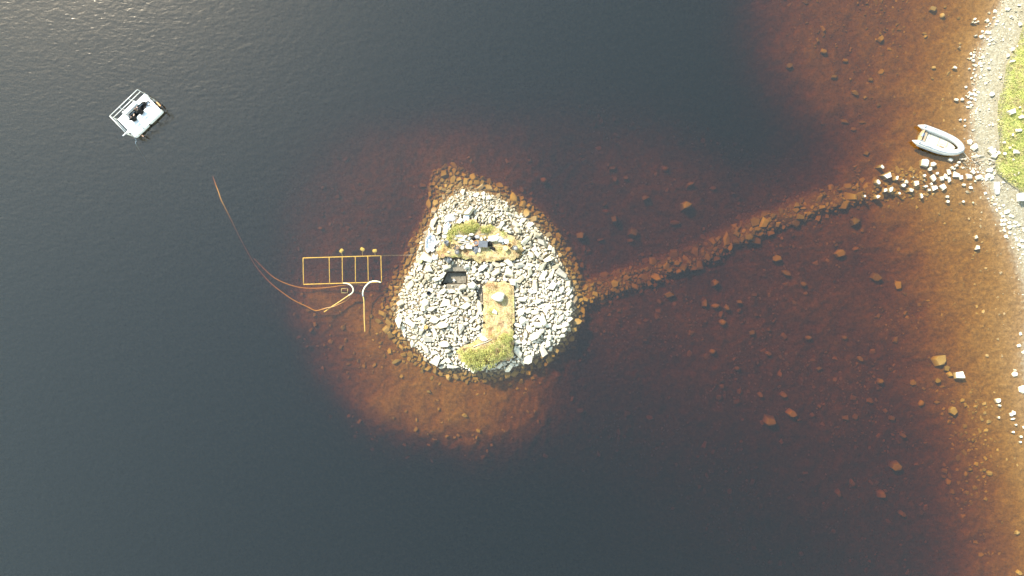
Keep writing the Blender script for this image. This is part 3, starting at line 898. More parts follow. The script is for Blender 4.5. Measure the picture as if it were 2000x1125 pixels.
# the landing: every larger stone read off the photograph (px, py, w, h in px)
LAND = [(900, 140, 125, 115), (1018, 152, 95, 80), (962, 222, 50, 50), (290, 185, 60, 70), (368, 310, 150, 90), (495, 345, 30, 75), (235, 395, 60, 80), (583, 368, 30, 30),
        (632, 395, 60, 60), (588, 450, 65, 50), (345, 512, 55, 60), (408, 505, 55, 90), (237, 600, 70, 60), (695, 508, 80, 60), (772, 418, 70, 80), (882, 312, 40, 45), (1003, 350, 75, 110),
        (883, 372, 25, 25), (897, 455, 65, 35), (1030, 478, 85, 80), (1145, 473, 95, 95), (948, 512, 50, 40), (1130, 348, 75, 70), (1185, 320, 55, 95), (1232, 255, 75, 85), (1237, 365, 45, 90),
        (1345, 298, 100, 80), (1395, 335, 60, 70), (1255, 95, 75, 45), (1275, 200, 45, 45), (1335, 173, 55, 35), (1310, 215, 45, 40), (1375, 125, 50, 35), (1068, 277, 28, 40), (1510, 322, 105, 80),
        (1570, 255, 70, 80), (1655, 330, 120, 80), (1795, 235, 85, 60), (1800, 310, 90, 80), (1840, 330, 60, 80), (1770, 360, 70, 45), (1445, 440, 55, 35), (1540, 472, 50, 38), (1212, 605, 50, 40),
        (1220, 668, 45, 45), (1437, 670, 35, 35), (55, 593, 35, 40), (1700, 355, 40, 35), (1575, 682, 25, 25), (525, 560, 25, 45), (845, 585, 45, 80), (975, 430, 30, 40), (730, 335, 25, 25), (1600, 385, 35, 25)]
SH = [(x / 7.143 + 1680, y / 7.143 + 300, w / 7.143, h / 7.143) for x, y, w, h in LAND]
for lst, ox, oy, k in (([(835, 358, 70, 75), (885, 425, 75, 85), (720, 90, 38, 26), (778, 90, 38, 26), (853, 125, 22, 22), (778, 160, 34, 20), (880, 213, 60, 26), (1110, 480, 110, 70), (1140, 530, 80, 60),
                       (1330, 430, 50, 40), (1410, 485, 90, 50), (1255, 360, 45, 35), (1460, 50, 60, 60), (1440, 215, 95, 40), (1090, 435, 70, 35), (1270, 500, 40, 35), (1195, 490, 50, 40)], 1760, 220, 6.25),
                      ([(975, 215, 75, 60), (590, 355, 50, 45), (645, 403, 45, 35), (550, 415, 45, 30), (593, 420, 40, 25), (735, 580, 45, 40), (708, 672, 65, 70), (612, 655, 80, 30), (830, 600, 90, 60), (830, 720, 80, 30),
                        (1015, 390, 60, 45), (985, 450, 60, 45), (835, 385, 45, 60), (793, 380, 40, 35), (870, 435, 50, 22), (805, 483, 40, 25), (848, 468, 28, 24), (898, 492, 24, 30), (780, 690, 60, 35), (765, 665, 50, 30),
                        (885, 685, 60, 35), (915, 730, 70, 45), (870, 755, 40, 35), (865, 810, 60, 45), (940, 800, 60, 30), (955, 322, 70, 25), (835, 350, 35, 30), (310, 872, 30, 26), (597, 908, 26, 20), (588, 962, 45, 30),
                        (525, 990, 40, 55), (580, 1010, 45, 40), (580, 1045, 40, 30), (530, 1070, 45, 50), (570, 1110, 65, 55), (468, 1072, 38, 24), (690, 1072, 40, 35), (745, 1055, 60, 60), (1110, 38, 36, 24),
                        (1160, 148, 36, 30), (1205, 175, 90, 60), (1415, 95, 50, 36), (1425, 440, 70, 80), (1285, 905, 85, 70), (1205, 1020, 60, 80), (825, 980, 34, 30)], 1840, 0, 9.375),
                      ([(228, 215, 70, 45), (570, 80, 62, 56), (608, 168, 60, 50), (565, 158, 35, 35), (545, 395, 55, 30), (568, 308, 40, 35), (612, 360, 30, 70), (585, 435, 32, 38), (545, 495, 30, 18), (585, 620, 45, 50), (660, 655, 60, 50),
                        (437, 563, 50, 40), (258, 798, 80, 50), (370, 785, 62, 55), (500, 845, 110, 60), (545, 900, 70, 50), (470, 930, 60, 40), (535, 690, 80, 60), (480, 740, 50, 45), (440, 725, 40, 30), (620, 1010, 45, 50),
                        (610, 1045, 40, 35), (1270, 1020, 155, 90), (1295, 85, 125, 45), (700, 130, 70, 60), (765, 120, 50, 45), (710, 180, 60, 50), (590, 238, 38, 28), (490, 230, 36, 26), (720, 240, 40, 60), (690, 385, 45, 55),
                        (765, 345, 60, 35), (800, 495, 50, 45), (840, 465, 50, 30), (650, 525, 40, 30), (495, 660, 30, 30), (575, 690, 45, 60), (615, 715, 50, 50), (530, 770, 60, 40), (600, 790, 50, 50), (1062, 390, 55, 55),
                        (920, 690, 90, 85), (850, 220, 70, 50), (1425, 935, 55, 35), (1470, 1000, 30, 50)], 1840, 110, 9.375),
                      ([(392, 43, 50, 38), (595, 125, 40, 40), (632, 195, 40, 25), (720, 275, 60, 30), (690, 258, 40, 18), (748, 355, 32, 48), (792, 325, 30, 30), (808, 403, 36, 36), (818, 500, 36, 52), (862, 492, 42, 50), (850, 550, 55, 45),
                        (920, 588, 50, 62), (918, 525, 48, 46), (992, 575, 44, 42), (930, 665, 38, 40), (870, 715, 42, 50), (900, 737, 32, 24), (808, 555, 36, 40), (850, 600, 30, 28), (852, 632, 50, 34), (838, 440, 44, 36),
                        (468, 722, 50, 55), (478, 865, 92, 68), (890, 380, 60, 50), (935, 430, 50, 45), (970, 440, 40, 40), (1000, 520, 60, 40), (1050, 560, 50, 40), (998, 685, 32, 32), (1012, 735, 50, 26), (1022, 768, 32, 32),
                        (1105, 775, 45, 40), (1055, 832, 50, 50), (1108, 858, 40, 50), (1070, 1018, 40, 20), (1078, 1078, 30, 26), (1103, 960, 34, 28), (905, 360, 60, 40), (840, 290, 50, 36), (820, 210, 30, 20), (1110, 610, 40, 30)], 1840, 360, 7.03),
                      ([(1453, 163, 45, 35), (1410, 425, 50, 45), (1480, 562, 65, 75), (1250, 665, 45, 48), (1268, 710, 30, 20), (1400, 783, 32, 48), (1377, 793, 25, 32), (1395, 832, 45, 12), (1425, 888, 30, 18), (1395, 955, 25, 22),
                        (1470, 997, 22, 20), (1460, 1047, 25, 18), (1490, 225, 24, 30), (1470, 55, 22, 30), (1258, 820, 16, 22), (1494, 912, 16, 24)], 1680, 640, 4.6875)):
    SH += [(x / k + ox, y / k + oy, w / k, h / k) for x, y, w, h in lst]
for i, (px, py, w, h) in enumerate(SH):
    L, W = max(w, h) / 50, min(w, h) / 50
    yaw = (0 if w >= h else PI / 2) + random.uniform(-0.35, 0.35)
    c = min(W * random.uniform(0.55, 0.8), 0.2)
    gz = ground_z(px, py)
    top = max(gz + 1.5 * c, random.uniform(0.05, 0.11))
    c = max(c, (top - gz) / 1.85)
    pos = P(px, py, max(top - c, -0.2))
    s = mk_stone(pos.x, pos.y, L, W, c, z=top - c, yaw=yaw, tilt=0.07, zone='shore')
    s['photo'] = (px, py)
    s['mat'] = M_PALE
    shore.append(s)
    pk.put(pos.x, pos.y, min(L, W) * 1.05)

# small stones strewn along the waterline and beach
def beach(px, py):
    xs = np.interp(py, [p[1] for p in SHORE], [p[0] for p in SHORE])
    d = px - xs
    if px > np.interp(py, [p[1] for p in GRASS_EDGE], [p[0] for p in GRASS_EDGE]) - 2: return False
    n = vn(px / 18.0, py / 18.0) + 0.5
    if d < 0: return random.random() < math.exp(d / 7.0) * (n > 0.42)
    return random.random() < (0.10 + math.exp(-d / 8.0)) * n
scatter(shore, beach, 5000, 0.03, 0.10, 0.95, lambda x, y: random.random() * 3, bbox=(1860, -30, 2030, 620), el=(1.1, 1.9))
scatter(shore, beach, 16000, 0.02, 0.045, 1.0, lambda x, y: random.random() * 3, bbox=(1860, -30, 2030, 620), el=(1.1, 1.9))
scatter(shore, lambda x, y: 1875 < x < 1944 and abs(y - 322 - (x - 1900) * 0.25) < 14 and random.random() < 0.6, 900, 0.04, 0.12, 0.95, lambda x, y: 0.4, bbox=(1870, 295, 1946, 352), el=(1.1, 2.2))

# boulders on the lake floor, read off the photograph
BED = [(1543, 128, 14, 12), (1670, 180, 16, 10), (1650, 238, 20, 9), (1682, 238, 17, 6), (1342, 401, 26, 20), (1262, 386, 17, 12), (1320, 434, 22, 9), (1237, 456, 20, 16), (1200, 428, 16, 18), (1232, 470, 14, 8), (1174, 468, 16, 6),
       (1222, 348, 12, 9), (1197, 330, 16, 8), (1135, 460, 18, 14), (1520, 505, 20, 16), (1535, 532, 20, 11), (1710, 540, 22, 18), (1755, 555, 14, 18), (1640, 495, 22, 16), (1672, 432, 20, 18), (1308, 575, 24, 14), (1377, 592, 12, 18),
       (1398, 598, 18, 11), (1420, 600, 12, 14), (1412, 630, 16, 14), (1392, 687, 14, 12), (1398, 552, 16, 16), (1505, 822, 28, 20), (1545, 806, 20, 16), (1833, 704, 24, 26), (1850, 720, 12, 12), (1855, 730, 12, 13), (1875, 734, 24, 19),
       (1833, 743, 11, 11), (1862, 803, 16, 20), (1785, 747, 14, 12), (1885, 832, 10, 10), (1800, 788, 13, 15), (1831, 785, 12, 7), (1763, 850, 11, 11), (1743, 817, 12, 9), (1752, 910, 22, 20), (1638, 963, 12, 15), (1664, 942, 10, 14),
       (1722, 965, 14, 16), (1762, 1003, 12, 12), (1760, 1064, 8, 7), (1831, 1076, 10, 7), (1898, 966, 8, 8), (1853, 940, 10, 12), (1905, 952, 11, 9), (1896, 917, 8, 8), (1887, 926, 8, 12), (1872, 942, 8, 9), (1860, 960, 9, 12), (1888, 962, 9, 8),
       (1870, 917, 8, 8), (1932, 924, 12, 10), (1923, 917, 7, 7), (1988, 1040, 10, 9), (1990, 1118, 12, 10), (1560, 820, 12, 8), (1600, 720, 14, 9), (1580, 660, 14, 10), (1500, 690, 12, 9), (1470, 650, 14, 10), (1440, 720, 12, 10), (1530, 770, 14, 12),
       (1485, 770, 12, 10), (1680, 700, 14, 10), (1650, 660, 12, 10), (1720, 745, 12, 12), (1570, 555, 14, 10), (1445, 590, 14, 9), (1350, 360, 20, 10), (1180, 400, 12, 8), (1300, 330, 14, 10), (1155, 356, 8, 7), (1133, 302, 5, 5), (1392, 368, 14, 8),
       (1608, 240, 12, 9), (1652, 118, 12, 8), (1630, 150, 14, 7), (1610, 100, 14, 10), (1716, 205, 9, 8), (1823, 18, 14, 10), (1841, 30, 10, 10), (1805, 65, 8, 7), (1808, 71, 9, 7), (1823, 132, 9, 6), (1700, 155, 10, 7), (1668, 252, 12, 8),
       (1690, 190, 9, 7), (907, 811, 12, 8), (1062, 352, 15, 12), (700, 358, 5, 4), (713, 374, 4, 4), (669, 413, 6, 5), (740, 435, 5, 5), (682, 474, 5, 5), (720, 467, 5, 5), (625, 445, 12, 6), (775, 705, 20, 8), (838, 765, 11, 6),
       (826, 700, 0, 0)]
for (px, py, w, h) in BED:
    if w == 0: continue
    L, W = max(w, h) / 50, min(w, h) / 50
    gz = ground_z(px, py)
    c = max(0.14, min(W * 0.9, 0.4)) * (1.5 if gz < -1.3 and w > 9 else 1.0)
    if (px, py) == (1875, 734): c = (0.10 - gz) / 1.6
    k = (CAM_H - gz - c) / CAM_H
    s = mk_stone((px - 1000) / 25 * k, (562.5 - py) / 25 * k, L, W, c, z=gz + c * 0.6, yaw=(0 if w >= h else PI / 2) + random.uniform(-0.4, 0.4), tilt=0.12, k=random.choice([1, 3, 5, 8, 12, 15, 16, 19]))
    s['photo'] = (px, py); s['mat'] = M_STONE
    bed.append(s)
    pk.put(s['x'], s['y'], W)
bedsmall = []
def bed_region(px, py):
    if in_poly(px, py, OUTER): return False
    n = vn(px / 60.0, py / 60.0) + 0.5 + 0.6 * vn(px / 17.0, py / 17.0)
    if ground_z(px, py) < -2.9: return False
    return random.random() < max(0.03, n - 0.3) * (1.0 if ground_z(px, py) < -0.7 else 0.22)
scatter(bedsmall, bed_region, 4200, 0.08, 0.24, 1.1, lambda x, y: random.random() * 3, bbox=(1130, 0, 1960, 1120), el=(1.1, 1.9), thick=(0.4, 0.7), sink=0.3)
scatter(bedsmall, bed_region, 30000, 0.035, 0.11, 1.1, lambda x, y: random.random() * 3, bbox=(1150, -10, 1990, 1130), el=(1.1, 1.9), thick=(0.4, 0.7), sink=0.3)
scatter(bedsmall, lambda x, y: 1840 < x < 1925 and 780 < y < 990 and random.random() < 0.5, 700, 0.07, 0.17, 1.0, lambda x, y: random.random() * 3, bbox=(1840, 780, 1925, 990), el=(1.1, 1.7))
scatter(bedsmall, bed_region, 2600, 0.05, 0.18, 1.2, lambda x, y: random.random() * 3, bbox=(560, 300, 1120, 900), el=(1.1, 1.9), thick=(0.5, 0.9), sink=0.35)

# ------------------------------------------------------------------ labels for the single stones
SEEN_LABELS = {}
def look(s):
    L = s['a'] * 2
    e = s['a'] / s['b']
    size = 'large' if L > 0.72 else ('medium-sized' if L > 0.5 else 'smaller')
    if s['k'] >= 18: shape = 'rounded stone'
    elif e > 1.85: shape = 'long narrow slab'
    elif e > 1.45: shape = 'oblong stone'
    elif s['c'] / s['b'] < 0.5: shape = 'flat stone'
    else: shape = 'blocky stone'
    yd = math.degrees(s['yaw']) % 180
    lie = 'lying level' if (yd < 22 or yd > 158) else ('rising rightwards' if yd < 68 else ('set upright' if yd < 112 else 'falling rightwards'))
    return size, shape, lie

def compass(dx, dy):
    """dx right, dy down in the picture"""
    if abs(dx) > 2.2 * abs(dy): return 'right of' if dx > 0 else 'left of'
    if abs(dy) > 2.2 * abs(dx): return 'below' if dy > 0 else 'above'
    return ('lower' if dy > 0 else 'upper') + (' right of' if dx > 0 else ' left of')
def near_mark(px, py, marks):
    best = min(marks, key=lambda m: (m[0] - px) ** 2 + (m[1] - py) ** 2)
    return compass(px - best[0], py - best[1]) + ' ' + best[2], math.hypot(best[0] - px, best[1] - py)
ORD = ['', 'second-', 'third-', 'fourth-', 'fifth-', 'sixth-', 'seventh-', 'eighth-', 'ninth-', 'tenth-', 'eleventh-', 'twelfth-', 'thirteenth-', 'fourteenth-', 'fifteenth-', 'sixteenth-']
def label_all(stones, marks, prefix=''):
    groups = {}
    for s in stones:
        if 'label' in s: continue
        k = CAM_H / (CAM_H - s['z'])
        px, py = W2P(s['x'] * k, s['y'] * k)
        size, shape, lie = look(s)
        where, d = near_mark(px, py, marks)
        if prefix: base = (prefix, size, shape, where)
        else: base = (size, shape, lie, where)
        groups.setdefault(base, []).append((d, s))
    for base, lst in groups.items():
        lst.sort(key=lambda t: t[0])
        for i, (d, s) in enumerate(lst):
            t = "%s %s %s, " % base[:3]
            if len(lst) > 1: t += ORD[min(i, 15)] + "nearest, "
            t += base[3]
            if len(t.split()) > 16: t = t.replace(' the ', ' ')
            if len(t.split()) > 16: t = t.replace('long narrow', 'narrow')
            s['label'] = t

def place_single(s, name, cat, group):
    o = link_mesh(name, shape_mesh(s['k'], s.get('mat', M_STONE)))
    o.matrix_world = stone_matrix(s)
    tag(o, s['label'], cat, group)
    return o

MARK_I = [(895, 545, 'the pit'), (974, 580, 'the big turf boulder'), (972, 630, 'the turf strip'), (945, 700, 'the green bush'), (832, 638, 'the lone orange bucket'), (838, 572, 'the black ring bucket'),
          (840, 475, 'the white sack'), (905, 443, 'the green shrubs'), (910, 426, 'the white board'), (940, 495, 'the bucket terrace'), (1007, 484, 'the right buckets'), (920, 385, 'the island tip'),
          (1110, 570, 'the causeway end'), (1068, 601, 'the longest pale slab'), (1104, 650, 'the lower right shore'), (850, 705, 'the lower left shore'), (790, 590, 'the left shore'), (1060, 440, 'the upper right shore'),
          (1050, 530, 'the bare right stone field'), (860, 655, 'the lower left stone field'), (1055, 690, 'the lower right corner'), (820, 540, 'the upper left shore'), (1050, 640, 'the slabs on the right')]
isl.sort(key=lambda s: (-1 if s.get('note') else 0, -s['a'] * s['b']))
single = isl[:300]; rest = isl[300:]
label_all(single, MARK_I)
for s in single:
    place_single(s, "rubble_stone", "stone", "pale rubble stones covering the island")
tag(mass_mesh("rubble", rest, M_STONE), "smaller pale rubble filling the gaps over the whole island", "rubble", kind='stuff')

def with_top(lst, n):
    lst = sorted(lst, key=lambda s: -s['a'] * s['b'])
    return lst[:n], lst[n:]
one, rest = with_top(rimst, 110)
label_all(one, [(845, 340, 'the sunken upper tip'), (1085, 430, 'the upper right rim'), (1135, 520, 'the right rim'), (1130, 650, 'the lower right rim'), (1060, 715, 'the bottom right rim'), (940, 740, 'the bush side of the rim'),
                (830, 720, 'the bottom left rim'), (765, 660, 'the lower left rim'), (760, 570, 'the left rim'), (810, 450, 'the upper left rim')], 'sunken brown')
for s in one: place_single(s, "sunken_stone", "sunken stone", "brown stones under water round the island")
tag(mass_mesh("sunken_rubble", rest, M_STONE), "smaller brown rubble under water round the island", "rubble", kind='stuff')
one, rest = with_top(cau, 110)
label_all(one, [(1150, 575, 'the island end of the causeway'), (1230, 548, 'the first quarter of the causeway'), (1330, 510, 'the second quarter of the causeway'), (1430, 465, 'the middle of the causeway'),
                (1520, 428, 'the third quarter of the causeway'), (1610, 392, 'the last sunken stretch of the causeway'), (1700, 372, 'the shallow causeway end'), (1800, 355, 'the white landing stones')], 'sunken')
for s in one: place_single(s, "causeway_stone", "causeway stone", "sunken causeway stones between island and shore")
tag(mass_mesh("causeway_rubble", rest, M_STONE), "smaller sunken rubble filling the causeway", "rubble", kind='stuff')
MARK_S = [(1806, 320, 'the pair of large landing boulders'), (1835, 275, 'the grey dinghy'), (1890, 315, 'the two stakes'), (1930, 345, 'the row of stones at the bank'), (1860, 345, 'the landing row'), (1780, 365, 'the landing stones in the water'),
          (1730, 350, 'the outermost landing stones'), (1905, 475, 'the lone stone pair off the beach'), (1975, 218, 'the boulder on the grass'), (1945, 25, 'the top beach corner'), (1918, 70, 'the upper beach stones'), (1900, 120, 'the white cluster at the upper beach'),
          (1895, 195, 'the white cluster above the dinghy'), (1960, 430, 'the stones below the grass bank'), (1985, 480, 'the right beach stones'), (1945, 370, 'the grey slab'), (1875, 733, 'the white-topped boulder'), (1980, 800, 'the lower right shallows'), (1995, 680, 'the right picture edge')]
one, rest = with_top(shore, 230)
label_all(one, MARK_S)
for s in one: place_single(s, "shore_stone", "shore stone", "white stones along the shore and landing")
for s in rest: s.pop('mat', None)
tag(mass_mesh("beach_pebbles", rest, M_STONE), "small pale pebbles strewn along the beach", "pebbles", kind='stuff')
label_all(bed, [(1543, 128, 'the top dark edge'), (1665, 238, 'the sunken slabs north of the dinghy'), (1342, 401, 'the big boulder above the causeway'), (1210, 450, 'the boulder group right of the island'), (1528, 520, 'the pair below the causeway'),
                (1710, 540, 'the boulders off the right beach'), (1400, 610, 'the group below the causeway'), (1520, 815, 'the big lower middle boulder'), (1875, 734, 'the white-topped boulder'), (1800, 788, 'the dark right slope'), (1752, 910, 'the deep lower right boulder'),
                (1885, 940, 'the lower right cluster'), (1830, 40, 'the upper right shallows'), (620, 450, 'the survey frame'), (900, 800, 'the sand below the island'), (1550, 700, 'the dark middle floor'), (1990, 1080, 'the bottom right corner')], 'sunken')
for s in bed:
    if s.get('photo') == (1875, 734): s['label'] = 'brown boulder with a bright white top rising from the right shallows'; s['mat'] = M_PALE
    place_single(s, "boulder", "boulder", "boulders resting on the lake floor")
tag(mass_mesh("lake_floor_stones", bedsmall, M_STONE), "small stones scattered over the lake floor", "stones", kind='stuff')
print("STONES", len(isl), len(rimst), len(cau), len(shore), len(bed), len(bedsmall))

# ------------------------------------------------------------------ turf banks with cut edges
def turf_bank(name, poly, thick, label):
    # outline refined and roughened, then triangulated with inner points by ray grid
    pts = []
    n = len(poly)
    for i in range(n):
        a = Vector(poly[i]).to_2d() if False else Vector((poly[i][0], poly[i][1])); b = Vector((poly[(i + 1) % n][0], poly[(i + 1) % n][1]))
        m = max(2, int((b - a).length / 2.5))
        for k in range(m): pts.append(a.lerp(b, k / m))
    out = []
    for p in pts:
        j = vn(p.x / 3.3, p.y / 3.3) * 7.0 + vn(p.x / 9 + 5, p.y / 9) * 11.0
        c = Vector((sum(q.x for q in pts) / len(pts), sum(q.y for q in pts) / len(pts)))
        out.append(p + (p - c).normalized() * j)
    bm = bmesh.new()
    vs = [bm.verts.new((p.x, p.y, 0)) for p in out]
    f = bm.faces.new(vs)
    bmesh.ops.triangulate(bm, faces=[f])
    # cut by a grid so that the top can roll
    x0 = min(p.x for p in out); x1 = max(p.x for p in out); y0 = min(p.y for p in out); y1 = max(p.y for p in out)
    x = x0 + 3
    while x < x1:
        bmesh.ops.bisect_plane(bm, geom=bm.verts[:] + bm.edges[:] + bm.faces[:], plane_co=(x, 0, 0), plane_no=(1, 0, 0)); x += 3.0
    y = y0 + 3
    while y < y1:
        bmesh.ops.bisect_plane(bm, geom=bm.verts[:] + bm.edges[:] + bm.faces[:], plane_co=(0, y, 0), plane_no=(0, 1, 0)); y += 3.0
    bmesh.ops.recalc_face_normals(bm, faces=bm.faces[:])
    if bm.faces[:][0].normal.z < 0: bmesh.ops.reverse_faces(bm, faces=bm.faces[:])
    ext = bmesh.ops.extrude_face_region(bm, geom=bm.faces[:])
    top = [v for v in ext['geom'] if isinstance(v, bmesh.types.BMVert)]
    ts = set(top)
    for v in bm.verts:
        px, py = v.co.x, v.co.y
        g = ground_z(px, py)
        e = psd(px, py, poly)
        if v in ts: z = g + thick * (0.80 + 0.20 * min(1, max(0, e) / 6)) + vn(px / 9, py / 9) * 0.10 + vn(px / 3, py / 3) * 0.05
        else: z = g - 0.15
        w = P(px, py, z if v in ts else g)
        v.co = Vector((w.x, w.y, z))
    bmesh.ops.recalc_face_normals(bm, faces=bm.faces[:])
    me = bpy.data.meshes.new(name); bm.to_mesh(me); bm.free()
    me.materials.append(M_TURF)
    o = link_mesh(name, me)
    tag(o, label, "turf", "uncut turf banks left on the island")
    return o
turf_bank("turf_bank", TURF_N, TURF_T, "dry yellow turf terrace carrying the buckets, cut straight along its lower edge")
turf_bank("turf_bank", TURF_S, TURF_T, "long narrow strip of dry turf running down to the green bush")

# blades and leaves -------------------------------------------------------
def blades(name, sampler, n, hmin, hmax, wid, mat, label, cat):
    V = []; F = []
    for _ in range(n):
        q = sampler()
        if q is None: continue
        px, py, g = q
        w = P(px, py, g)
        h = random.uniform(hmin, hmax); a = random.uniform(0, 2 * PI); t = random.uniform(0.1, 0.9) * h
        dx, dy = math.cos(a), math.sin(a)
        b = len(V)
        V += [(w.x - dy * wid, w.y + dx * wid, g), (w.x + dy * wid, w.y - dx * wid, g), (w.x + dx * t * 0.5 + dy * wid * .6, w.y + dy * t * .5 - dx * wid * .6, g + h * 0.6),
              (w.x + dx * t * 0.5 - dy * wid * .6, w.y + dy * t * .5 + dx * wid * .6, g + h * 0.6), (w.x + dx * t, w.y + dy * t, g + h)]
        F += [(b, b + 1, b + 2, b + 3), (b + 3, b + 2, b + 4)]
    me = bpy.data.meshes.new(name); me.from_pydata(V, [], F); me.materials.append(mat); me.update()
    return tag(link_mesh(name, me), label, cat, kind='stuff')

def turf_sampler(poly):
    x0 = min(p[0] for p in poly); x1 = max(p[0] for p in poly); y0 = min(p[1] for p in poly); y1 = max(p[1] for p in poly)
    def f():
        px, py = random.uniform(x0, x1), random.uniform(y0, y1)
        if not in_poly(px, py, poly): return None
        if vn(px / 7.0, py / 7.0) < -0.15: return None
        return px, py, ground_z_fast(px, py) + TURF_T * 0.9
    return f
_gzc = {}
def ground_z_fast(px, py):
    k = (int(px / 1.5), int(py / 1.5))
    if k not in _gzc: _gzc[k] = ground_z(k[0] * 1.5 + 0.75, k[1] * 1.5 + 0.75)
    return _gzc[k]
blades("grass", turf_sampler(TURF_N), 9000, 0.05, 0.14, 0.012, M_BLADE_DRY, "short dry grass on the bucket terrace", "grass")
blades("grass", turf_sampler(TURF_S), 9000, 0.05, 0.16, 0.012, M_BLADE_DRY, "short dry grass on the long turf strip", "grass")
def bank_sampler():
    py = random.uniform(-40, 700); ge_ = float(np.interp(py, [p[1] for p in GRASS_EDGE], [p[0] for p in GRASS_EDGE]))
    px = ge_ + 1 + random.random() ** 1.2 * 90
    if px > 2060 and random.random() < 0.5: return None
    return px, py, ground_z_fast(px, py)
blades("grass", bank_sampler, 30000, 0.06, 0.16, 0.018, M_BLADE_GREEN, "bright green grass of the bank along the right edge", "grass")

def bush(name, poly, nclump, h, label, cat, leaf=0.045, per=70, cr=(0.10, 0.20), base=0.25, dome=1.0, keep=None):
    root_px = sum(p[0] for p in poly) / len(poly); root_py = sum(p[1] for p in poly) / len(poly)
    V = []; F = []; S = MB()
    x0 = min(p[0] for p in poly); x1 = max(p[0] for p in poly); y0 = min(p[1] for p in poly); y1 = max(p[1] for p in poly)
    g0 = max(0.1, ground_z(root_px, root_py - 4))
    c = 0; tries = 0
    while c < nclump and tries < nclump * 30:
        tries += 1
        px, py = random.uniform(x0, x1), random.uniform(y0, y1)
        e = psd(px, py, poly)
        if e < 0.5: continue
        if vn(px / 3.6 + 3, py / 3.6) < -0.20: continue
        hh = h * min(1.0, 0.45 + e / 14.0) * random.uniform(0.8, 1.1)
        z = g0 + base + hh * dome * (1.0 if c % 5 else random.uniform(0.3, 0.8))
        w = P(px, py, z)
        r = random.uniform(*cr)
        c += 1
        S.tube([(w.x + random.uniform(-.1, .1), w.y + random.uniform(-.1, .1) + 0.1, max(g0, 0) - 0.05), (w.x, w.y, z)], [0.014, 0.006], 5)
        for _ in range(per):
            d = Vector((random.gauss(0, 1), random.gauss(0, 1), abs(random.gauss(0, 1)) - 0.45)).normalized()
            p = w + Vector((d.x * r, d.y * r, d.z * r * 1.2)) * random.uniform(0.55, 1.05)
            t = Vector((random.gauss(0, 1), random.gauss(0, 1), random.gauss(0, .6))).normalized()
            u = (d + t * 0.6).normalized()
            s_ = t.cross(u).normalized() * leaf * random.uniform(0.3, 0.5)
            l_ = u * leaf * random.uniform(0.8, 1.5)
            b = len(V)
            V += [tuple(p - s_ * 0.3), tuple(p + l_ * 0.5 - s_), tuple(p + l_), tuple(p + l_ * 0.5 + s_)]
            F += [(b, b + 1, b + 2, b + 3)]
    w = P(root_px, root_py, g0)
    root = empty(name, (0, 0, 0)); root.location = w
    me = bpy.data.meshes.new("foliage"); me.from_pydata(V, [], F); me.materials.append(M_LEAF); me.update()
    f = link_mesh("foliage", me, root); f.location = -w
    st = S.build("stems", M_STEM, root); st.location = -w
    return tag(root, label, cat, "low green shrubs on the island")
bush("shrub", [(896, 683), (915, 681), (930, 684), (945, 676), (958, 670), (972, 660), (985, 652), (998, 655), (1001, 670), (999, 690), (988, 696), (978, 702), (968, 714), (955, 723), (940, 726), (925, 724), (910, 716), (900, 702)],
     215, 1.05, "large yellow-green bush overhanging the water at the foot of the turf strip", "bush", base=0.15, per=85)
bush("shrub", [(874, 470), (877, 452), (884, 443), (900, 438), (915, 432), (930, 432), (934, 444), (932, 454), (915, 456), (898, 456), (886, 458), (880, 470)],
     95, 0.32, "wide green shrub at the upper left end of the bucket terrace", "shrub", base=0.25)
bush("shrub", [(938, 446), (950, 441), (962, 442), (967, 450), (955, 454), (944, 456), (936, 453)], 30, 0.25, "small green shrub above the long white slab", "shrub", base=0.25, per=60)
bush("shrub", [(980, 452), (992, 456), (990, 462), (978, 459)], 8, 0.1, "tiny green tuft at the right end of the upper terrace", "shrub", base=0.25, per=50)

